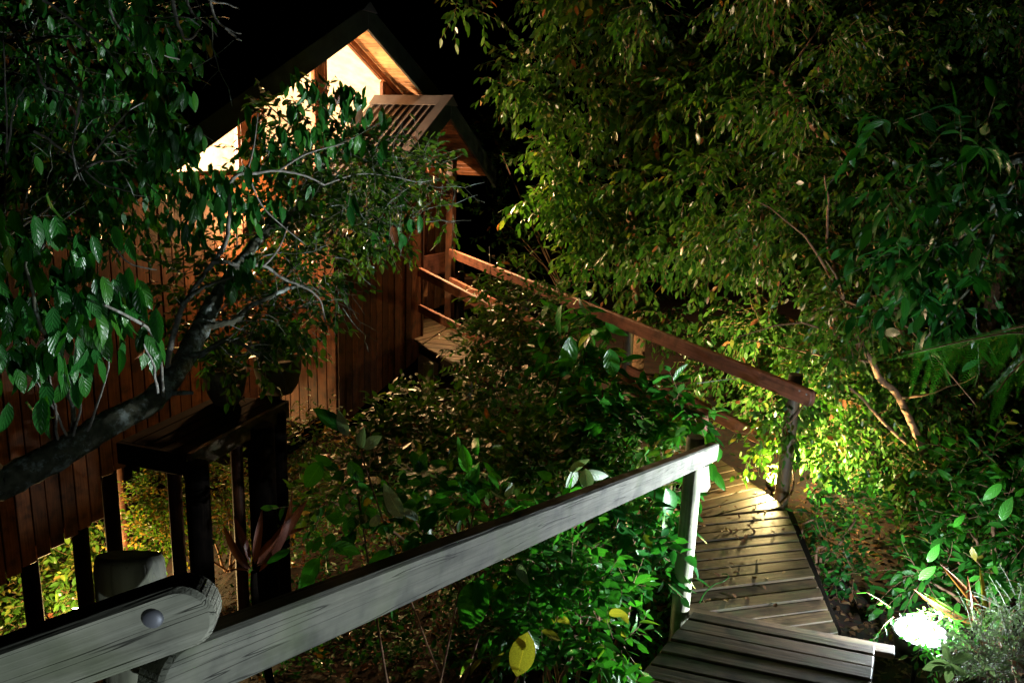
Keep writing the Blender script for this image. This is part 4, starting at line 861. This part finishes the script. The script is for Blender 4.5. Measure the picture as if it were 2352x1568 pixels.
s, L = shrub('shrub', 'bright green glossy shrub below the grey handrail', (.35, 3.4, 0),
    [(1180, 1290, 3.6, 80, 50, 30), (1260, 1310, 3.5, 80, 60, 40), (1340, 1340, 3.4, 70, 60, 36), (1240, 1400, 3.3, 90, 60, 36), (1350, 1420, 3.25, 70, 50, 26), (1180, 1400, 3.4, 60, 60, 20), (1420, 1470, 3.1, 40, 30, 8), (1380, 1520, 3.1, 60, 30, 8), (1250, 1500, 3.1, 80, 50, 22), (1440, 1340, 3.4, 40, 40, 8)], M_LB, 290, .078, w=.42, up=.3, k=6, tw=.2)
L.build(s, M_LB, 290, .42, True, .12, .3, M_BARKR)
s, L = shrub('shrub', 'olive shrub between the grey handrail and its end post', (.55, 4.0, 0),
    [(1450, 1180, 4.2, 70, 50, 30), (1380, 1220, 4.1, 60, 50, 30), (1500, 1150, 4.1, 40, 60, 20), (1480, 1250, 3.9, 50, 50, 20), (1400, 1290, 3.9, 50, 40, 18), (1310, 1200, 4.3, 60, 40, 22), (1500, 1320, 3.8, 30, 30, 8)], M_LS, 200, .095, w=.5, up=.2, k=6)
for q in [(1530, 1120, 1540, 1195, 3.95, .5), (1530, 1150, 1480, 1105, 4.0, .3), (1425, 1195, 1432, 1240, 4.0, .5), (1497, 1265, 1500, 1295, 3.9, .92), (1590, 1130, 1605, 1185, 4.05, .55)]: one(L, *q[:5], t=q[5])
L.build(s, M_LS, 230, .52, True, .12, .18, M_BARKR)
# broad leaved plant behind the long handrail
bp = thing('broadleaf_plant', 'large leaved green plant rising behind the grey handrail', 'plant', gp(-.45, 3.7)); L = Leaves()
for q in [(790, 990, 720, 935, 3.9, .1), (820, 1080, 760, 1150, 3.8, .5), (800, 1060, 835, 1105, 3.8, .6), (740, 1060, 700, 1120, 3.9, .5), (960, 1100, 975, 1040, 3.9, .45), (985, 1110, 950, 1055, 3.9, .3), (1075, 1085, 1062, 1020, 3.8, .8), (1070, 1120, 1100, 1070, 3.8, .7), (1020, 1115, 1060, 1105, 3.8, .75), (1000, 1140, 1050, 1120, 3.8, .6), (980, 1155, 1040, 1150, 3.8, .5), (1060, 1140, 1120, 1130, 3.8, .4), (960, 1180, 1010, 1170, 3.8, .3), (1080, 1170, 1030, 1195, 3.8, .35), (1110, 1330, 1065, 1448, 3.1, .55), (1095, 1325, 1120, 1410, 3.1, .5), (735, 1280, 690, 1350, 3.5, .3), (760, 1250, 830, 1270, 3.6, .4), (890, 1260, 850, 1320, 3.4, .4), (1300, 1160, 1320, 1090, 3.6, .75), (1310, 1120, 1290, 1140, 3.6, .7), (1340, 1120, 1300, 1150, 3.6, .6), (1300, 1400, 1250, 1340, 3.2, .3)]: one(L, *q[:5], t=q[5])
for (x, y, Y, n) in [(980, 1150, 3.9, 6), (860, 1130, 4.0, 6), (1080, 1130, 3.9, 8), (1160, 1150, 3.9, 6), (800, 1200, 3.8, 6), (1120, 1250, 3.6, 6), (930, 1220, 3.8, 6)]: pxblob(L, x, y, Y, 60, 40, n, 5, ll=.11, tw=.2, up=.2)
L.build(bp, M_LB, 290, .5, True, .12, .16, M_BARKR, wav=.012)
for (x, y, Y) in [(800, 1060, 3.9), (1070, 1100, 3.8), (1100, 1330, 3.15)]: tube('stem', [gp(-.45, 3.7), (gp(-.45, 3.7) * .5 + at(x + 20, y + 60, Y) * .5) + Vector((0, 0, -.1)), at(x + 20, y + 60, Y), at(x, y, Y)], .008, .004, M_BARKR, bp, 6, 4)
L = Leaves(); gl = thing('grey_leaved_plant', 'pale grey green leaved plant catching white light above the handrail', 'plant', gp(-.1, 3.9))
for q in [(800, 1000, 770, 950, 3.85), (835, 1030, 875, 1000, 3.85), (830, 1030, 835, 980, 3.8), (925, 1190, 880, 1120, 3.7), (960, 1195, 920, 1160, 3.7), (1310, 1085, 1345, 1050, 3.7), (1345, 1080, 1400, 1105, 3.7), (1320, 1075, 1305, 1130, 3.7), (1345, 1075, 1350, 1130, 3.6), (1160, 1140, 1180, 1115, 3.8), (1160, 1145, 1125, 1130, 3.8), (1165, 1150, 1190, 1145, 3.8), (1200, 1290, 1195, 1360, 3.2), (870, 1180, 850, 1220, 3.6)]: one(L, *q, t=RNG.random())
L.build(gl, M_GREY, 60, .5, True, .14, .25)
for (x, y, Y) in [(830, 1030, 3.85), (1325, 1080, 3.7)]: tube('stem', [gp(-.1, 3.9), (gp(-.1, 3.9) * .5 + at(x + 15, y + 60, Y) * .5) + Vector((0, 0, -.1)), at(x + 15, y + 60, Y), at(x, y, Y)], .007, .003, M_BARKR, gl, 6, 4)
L = Leaves(); yl = thing('yellow_leaved_sprig', 'sprig with one big yellow leaf hanging at the bottom edge', 'plant', gp(.15, 2.9))
one(L, 1212, 1450, 1184, 1566, 2.75, t=1.1, tilt=.15); one(L, 1215, 1448, 1240, 1490, 2.78, t=.4)
one(L, 1212, 1445, 1195, 1440, 2.76, t=.9); L.build(yl, M_LB, 9, .5, True, .1, .1)
tube('stem', [gp(.15, 2.9), at(1200, 1600, 2.9), at(1230, 1500, 2.85), at(1213, 1448, 2.75)], .005, .002, M_TWIG, yl, 5, 4)
# ------------------------------------------------------------------ plants by the white lamp and on the right bank
s, L = shrub('shrub', 'bright rubbery leaved shrub behind the white floodlight', (2.9, 4.2, 0),
    [(2120, 1330, 4.4, 60, 40, 18), (2200, 1290, 4.5, 90, 60, 30), (2280, 1200, 4.6, 90, 70, 36), (2330, 1120, 4.6, 60, 60, 22), (2180, 1150, 4.9, 80, 60, 20), (2300, 1330, 4.2, 70, 50, 24), (2150, 1240, 4.8, 60, 40, 14), (2260, 1060, 5.0, 90, 50, 24), (2340, 1250, 4.3, 60, 60, 24)], M_LB, 290, .09, w=.42, up=.2, k=6)
for q in [(2190, 1210, 2215, 1180, 4.2, .9), (2180, 1205, 2220, 1225, 4.2, .8), (2300, 1195, 2325, 1140, 4.1, .6), (2330, 1140, 2360, 1120, 4.1, .7), (2110, 1330, 2150, 1300, 4, .6), (2130, 1290, 2160, 1250, 4, .5), (2300, 1110, 2260, 1150, 4.2, .7)]: one(L, *q[:5], t=q[5])
pxblob(L, 2112, 1440, 3.62, 60, 34, 9, 6, ll=.04, tw=.14); pxblob(L, 2060, 1420, 3.75, 30, 40, 8, 6, ll=.05, tw=.14); pxblob(L, 2175, 1440, 3.7, 36, 40, 12, 6, ll=.05, tw=.14); pxblob(L, 2160, 1510, 3.5, 44, 26, 12, 6, ll=.045, tw=.12)
L.build(s, M_LB, 290, .44, True, .12, .16, M_BARKR)
s, L = shrub('shrub', 'small blue lit sprig in front of the white floodlight at the bottom edge', (2.15, 3.0, 0),
    [(2180, 1520, 3.2, 24, 20, 5)], M_GREY, 0, .06, stems=1)
for q in [(2180, 1520, 2120, 1535, 3.1, .5), (2182, 1518, 2168, 1480, 3.1, .5), (2184, 1520, 2235, 1500, 3.1, .5), (2182, 1522, 2175, 1568, 3.1, .5), (2184, 1522, 2220, 1560, 3.1, .5)]: one(L, *q[:5], t=q[5])
L.build(s, M_GREY, 40, .4, True, .12, .16, M_TWIG)
s, L = shrub('shrub', 'fine twiggy heath plant right of the white floodlight', (2.6, 3.2, 0),
    [(2250, 1470, 3.3, 50, 50, 60), (2320, 1500, 3.2, 50, 60, 60), (2330, 1400, 3.4, 40, 50, 40), (2270, 1540, 3.1, 50, 40, 40)], M_LS, 0, .022, w=.3, k=12, up=.5, tw=.16)
L.build(s, M_GREY, 120, .3, False, .1, .1, M_TWIG)
s, L = shrub('shrub', 'low dark seedling cluster beside the lower deck edge', (2.0, 4.9, 0),
    [(1900, 1250, 5.0, 50, 50, 22), (1940, 1330, 4.8, 40, 30, 14), (1970, 1160, 5.3, 60, 40, 26), (1880, 1190, 5.2, 30, 30, 14)], M_LS, 0, .06, w=.5, up=.3, tw=.18)
L.build(s, M_LS, 150, .5, True, .12, .16, M_BARKR)
s = thing('strap_leaved_plant', 'strap leaved plant with orange tinged blades beside the white floodlight', 'plant', gp(2.35, 3.75)); L = Leaves()
for q in [(2230, 1440, 2225, 1340, 3.75, .97), (2260, 1420, 2190, 1310, 3.8, .98), (2265, 1420, 2250, 1300, 3.8, .99), (2250, 1430, 2110, 1390, 3.7, .95), (2240, 1440, 2120, 1360, 3.75, .7), (2260, 1440, 2352, 1380, 3.7, .6), (2250, 1440, 2350, 1330, 3.75, .5), (2255, 1445, 2330, 1470, 3.6, .5)]: one(L, *q[:5], t=q[5])
L.build(s, M_LF, 20, .11, True, .3, .2)
# red brown bromeliad left of centre
s = thing('bromeliad', 'reddish bromeliad lit in the dark left of the long handrail', 'plant', (-1.5, 4.9, terrain(-1.5, 4.9))); L = Leaves(); k0 = 4.75 / 3.72
for q in [(578, 1308, 500, 1222, 3.7), (585, 1295, 598, 1186, 3.7), (590, 1295, 705, 1158, 3.75), (575, 1290, 532, 1182, 3.8), (592, 1290, 660, 1185, 3.8), (590, 1300, 712, 1200, 3.7), (572, 1312, 512, 1290, 3.65), (595, 1312, 640, 1250, 3.6)]: one(L, q[0], q[1], q[2], q[3], q[4] * k0, t=RNG.random(), tilt=.5)
L.build(s, M_RED, 20, .17, True, .4, .3)
tube('stem', [Vector((-1.5, 4.9, terrain(-1.5, 4.9) - .1)), at(590, 1400, 4.8), at(583, 1312, 4.75)], .03, .02, M_DARK, s, 8, 3)
# potted rosettes on the landing
for i, (x, y, lab) in enumerate([(520, 925, 'squat dark planter with strap leaves at the left end of the landing'), (640, 900, 'wide mossy planter with spiky rosettes at the far end of the landing')]):
    q = onz(x, y, ZL); s = thing('planter', lab, 'planter', (q.x, q.y, ZL))
    rr = (.17, .2)[i]
    lathe('pot', [(rr * .6, .0), (rr * .85, .08), (rr, .2), (rr * 1.02, .3), (rr * .92, .31), (rr * .9, .27), (0, .26)], M_ROCK, s, Matrix.Translation(q), 18)
    L = Leaves(); n = 26; a = RNG.uniform(0, 6.28, n); e = RNG.uniform(.4, 1.4, n)
    D = np.stack([np.cos(a) * np.cos(e), np.sin(a) * np.cos(e), np.sin(e)], 1); N = nz(np.cross(np.cross(D, [0, 0, 1.]), D)); L.add(np.array(list(q)) + np.array([0, 0, .27]) + D * .02, D, N, RNG.uniform(.3, .6, n), RNG.uniform(.2, .8, n)); L.build(s, M_LS, 40, .12, True, .3, .35)
# ferns
def fern(label, base, fronds):
    s = thing('fern', label, 'fern', base)
    for (pts, n, ll) in fronds:
        Q = smooth_path(Dpath(pts), 8); tube('rachis', Dpath(pts), .005, .002, M_BARKR, s, 6, 5)
        for i in range(n):
            f = .06 + .92 * i / n; p = Q[int(f * (len(Q) - 1))]; q = Q[min(len(Q) - 1, int(f * (len(Q) - 1)) + 1)]; d = (q - p).normalized() if (q - p).length > 1e-5 else Vector((-1, 0, 0))
            for sg in (0, 1):
                base_dir = (Vector((0, 0, -1)) + d * .35 + Vector((0, -.15, 0))) if sg == 0 else (d * .7 + Vector((0, .9, -.25)))
                base_dir = (base_dir + Vector(RNG.normal(size=3) * .06)).normalized(); LL = ll * math.sin(math.pi * min(.97, .25 + .75 * (1 - f)) ** .8) * RNG.uniform(.85, 1.1) * (1 if sg == 0 else .7) + .01
                side = base_dir.cross((-p).normalized()).normalized(); nn = side.cross(base_dir); V, Fc, U, m = [], [], [], 22
                for j in range(m):
                    u = j / m; c = base_dir * LL * u + Vector((0, 0, -.12 * LL * u * u)); w = LL * .13 * (1 - u) ** .7 + .002; h = LL / m * .2
                    for e in (-1, 1):
                        t = c + side * e * w + base_dir * LL * .05 + nn * .004; b = len(V)
                        V += [c - base_dir * h, c + base_dir * h, t + base_dir * h * .4, t - base_dir * h * .4]; Fc.append((b, b + 1, b + 2, b + 3)); U += [(0, 0), (0, 1), (1, 1), (1, 0)]
                me = mesh_np('pinna', [list(v) for v in V], Fc, M_LB, False, np.full(len(V), .3 + .3 * RNG.random()), np.array(U) * .2 + .3)
                put('pinna', me, s, Matrix.Translation(p))
fern('green tree fern frond reaching in from the right edge', Vector((3.6, 4.0, terrain(3.6, 4))), [([(2480, 800, 3.6), (2352, 765, 3.6), (2230, 780, 3.55), (2090, 812, 3.5)], 17, .21), ([(2480, 760, 3.5), (2400, 790, 3.5), (2330, 850, 3.5), (2290, 900, 3.5)], 9, .16), ([(2500, 720, 3.9), (2400, 740, 3.9), (2300, 760, 3.9), (2200, 800, 3.9)], 9, .16)])
# ------------------------------------------------------------------ undergrowth lit beneath and behind the cabin
s, L = shrub('bush', 'yellow lit bush seen between the stilts under the cabin', (-4.8, 8.6, 0), [(40, 1360, 8.6, 90, 70, 130), (170, 1320, 8.9, 90, 80, 130), (230, 1240, 9.2, 60, 80, 80), (100, 1420, 8.4, 110, 50, 90), (10, 1280, 9, 60, 50, 40)], M_LF, 0, .10, up=.3, cat='bush', tw=.3)
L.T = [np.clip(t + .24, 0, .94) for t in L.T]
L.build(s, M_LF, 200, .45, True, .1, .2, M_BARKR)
s, L = shrub('bush', 'brown leaved bush behind the landing posts', (-2.9, 7.9, 0), [(380, 1130, 7.9, 70, 70, 150), (400, 1230, 7.6, 70, 60, 130), (500, 1110, 7.9, 50, 90, 130), (660, 1080, 7.2, 60, 80, 120), (720, 1010, 7.0, 60, 50, 90), (340, 1210, 7.9, 50, 70, 90), (560, 1200, 7.2, 80, 60, 100), (640, 1180, 6.8, 60, 50, 70)], M_LF, 0, .06, up=.3, cat='bush', tw=.28)
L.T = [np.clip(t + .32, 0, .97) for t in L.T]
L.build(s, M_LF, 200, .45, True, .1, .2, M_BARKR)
s, L = shrub('bush', 'faint bush in the dark gap right of the porch roof', (1.1, 14, 0), [(1130, 300, 13.5, 34, 40, 40), (1160, 380, 13.8, 60, 50, 50), (1200, 560, 13.6, 70, 70, 50), (1130, 480, 14.2, 40, 70, 30)], M_LF, 0, .1, up=.4, cat='bush')
L.build(s, M_LF, 60, .45, True, .1, .2, M_BARKR)
# ------------------------------------------------------------------ ground cover and leaf litter
gc = put('ground_cover', None, None) if False else None
L = Leaves(); n = 0
while n < 2900:
    x, y = rg.uniform(560, 1560), rg.uniform(900, 1568)
    if y < 1000 and x < 900: continue
    p = hit(x, y)
    if p is None or p.y > 9 or (y > 1250 and rg.random() < .55): continue
    h = rg.uniform(.05, .3); b = np.array([[p.x, p.y, p.z + h * .3]]); a = nz(np.array([[rg.uniform(-.6, .6), rg.uniform(-.6, .6), 1.]]))
    L.twigs(b, a, np.array([h]), 6, np.array([rg.uniform(.035, .07)]), .3, 1.0, .0015); n += 1
    if rg.random() < .22: L.T[-6:] = [np.clip(t + .45, 0, 1) for t in L.T[-6:]]
n = 0
while n < 700:
    x, y = rg.uniform(1850, 2352), rg.uniform(1000, 1420)
    p = hit(x, y)
    if p is None or (y > 1180 and x < 2150 and rg.random() < .75): n += 1; continue
    h = rg.uniform(.05, .35); L.twigs(np.array([[p.x, p.y, p.z + h * .3]]), nz(np.array([[rg.uniform(-.6, .6), rg.uniform(-.6, .6), 1.]])), np.array([h]), 6, np.array([rg.uniform(.04, .07)]), .3, 1.0, .0015); n += 1
ge = setting('undergrowth'); ge['kind'] = 'stuff'
P_, D_, N_, L_, T_ = map(np.concatenate, (L.P, L.D, L.N, L.L, L.T))
def mass(name, P, D, N, Ln, T, mat, w, parent=None, lab=None):
    X = np.cross(D, N); Z = np.cross(X, D); Vt, Fc, U = low_leaf(w); k = len(Vt); n = len(P); c2 = RNG.uniform(-.3, 2.5, n)[:, None]
    V = P[:, None] + Ln[:, None, None] * (Vt[None, :, 0, None] * X[:, None] + Vt[None, :, 1, None] * D[:, None] + (Vt[None, :, 2] * c2)[:, :, None] * Z[:, None])
    return put(name, mesh_np(name, V.reshape(-1, 3), (Fc[None] + (np.arange(n) * k)[:, None, None]).reshape(-1, 3), mat, True, np.repeat(T, k), np.tile(U, (n, 1))), parent, None, None, 'stuff')
bpy.data.objects.remove(ge)
mass('ground_cover', P_, D_, N_, L_, T_, M_LS, .5)
P_, D_, N_, L_, T_ = [], [], [], [], []
n = 0
while n < 9000:
    if rg.random() < .5: x, y = rg.uniform(1600, 2352), rg.uniform(1080, 1568)
    else: x, y = rg.uniform(350, 1560), rg.uniform(900, 1568)
    n += 1; p = hit(x, y)
    if p is None: continue
    a = rg.uniform(0, 6.28); P_.append((p.x, p.y, p.z + rg.uniform(.005, .03))); D_.append((math.cos(a), math.sin(a), rg.uniform(-.2, .35))); N_.append((rg.gauss(0, .35), rg.gauss(0, .35), 1)); L_.append(rg.uniform(.03, .062)); T_.append(rg.random())
P_, D_, N_, L_, T_ = map(np.array, (P_, D_, N_, L_, T_)); D_ = nz(D_); N_ = nz(N_ - D_ * (N_ * D_).sum(1)[:, None])
mass('leaf_litter', P_, D_, N_, L_, T_, M_LIT, .45)
# fallen leaves on the planks
V, Fc, U = leaf_shape(.5, True, .2, .3, .03)
fm = [mesh_np('fallen_leaf', V, Fc, M_LIT, True, np.full(len(V), t), U) for t in (.3, .7, 1)]
for i in range(60):
    f = rg.random(); y = 1120 + 270 * f ** 1.4; x = rg.uniform(1610, 1790 + max(0, y - 1180) * .42); q = onz(x, y, ZM + .008)
    o = put('fallen_leaf', fm[(i * 7) % 3], None, Matrix.Translation(q) @ Matrix.Rotation(rg.uniform(0, 6.28), 4, 'Z') @ Matrix.Rotation(rg.uniform(-.3, .3), 4, 'X') @ Matrix.Scale(rg.uniform(.03, .055), 4))
    tag(o, 'small dry fallen leaf lying on the lower boardwalk planks', 'leaf', 'fallen leaves on the planks')
q = [onz(x, y, ZM + z) for (x, y, z) in ((1606, 1385, .005), (1618, 1362, .02), (1640, 1342, .03), (1660, 1335, .04), (1673, 1325, .05), (1670, 1318, .055), (1658, 1317, .05))]
o = tube('tendril', q, .004, .0025, M_LB, None, 6, 4); tag(o, 'curled green tendril lying on the dark lower planks', 'tendril')
# stray twigs leaning through the scene
def stick(label, pts, r=.004, m=M_TWIG): tag(tube('twig', Dpath(pts), r, r * .4, m, None, 6, 5), label, 'twig')
stick('thin green stem arching over the red handrail end', [(1600, 880, 4.9), (1660, 872, 5.0), (1700, 868, 5.1), (1640, 895, 4.9), (1560, 960, 4.7)][:3] + [], .003)
stick('pale bare stick leaning in the bright green shrub', [(1090, 1400, 3.3), (1120, 1470, 3.2), (1140, 1540, 3.1)], .004)
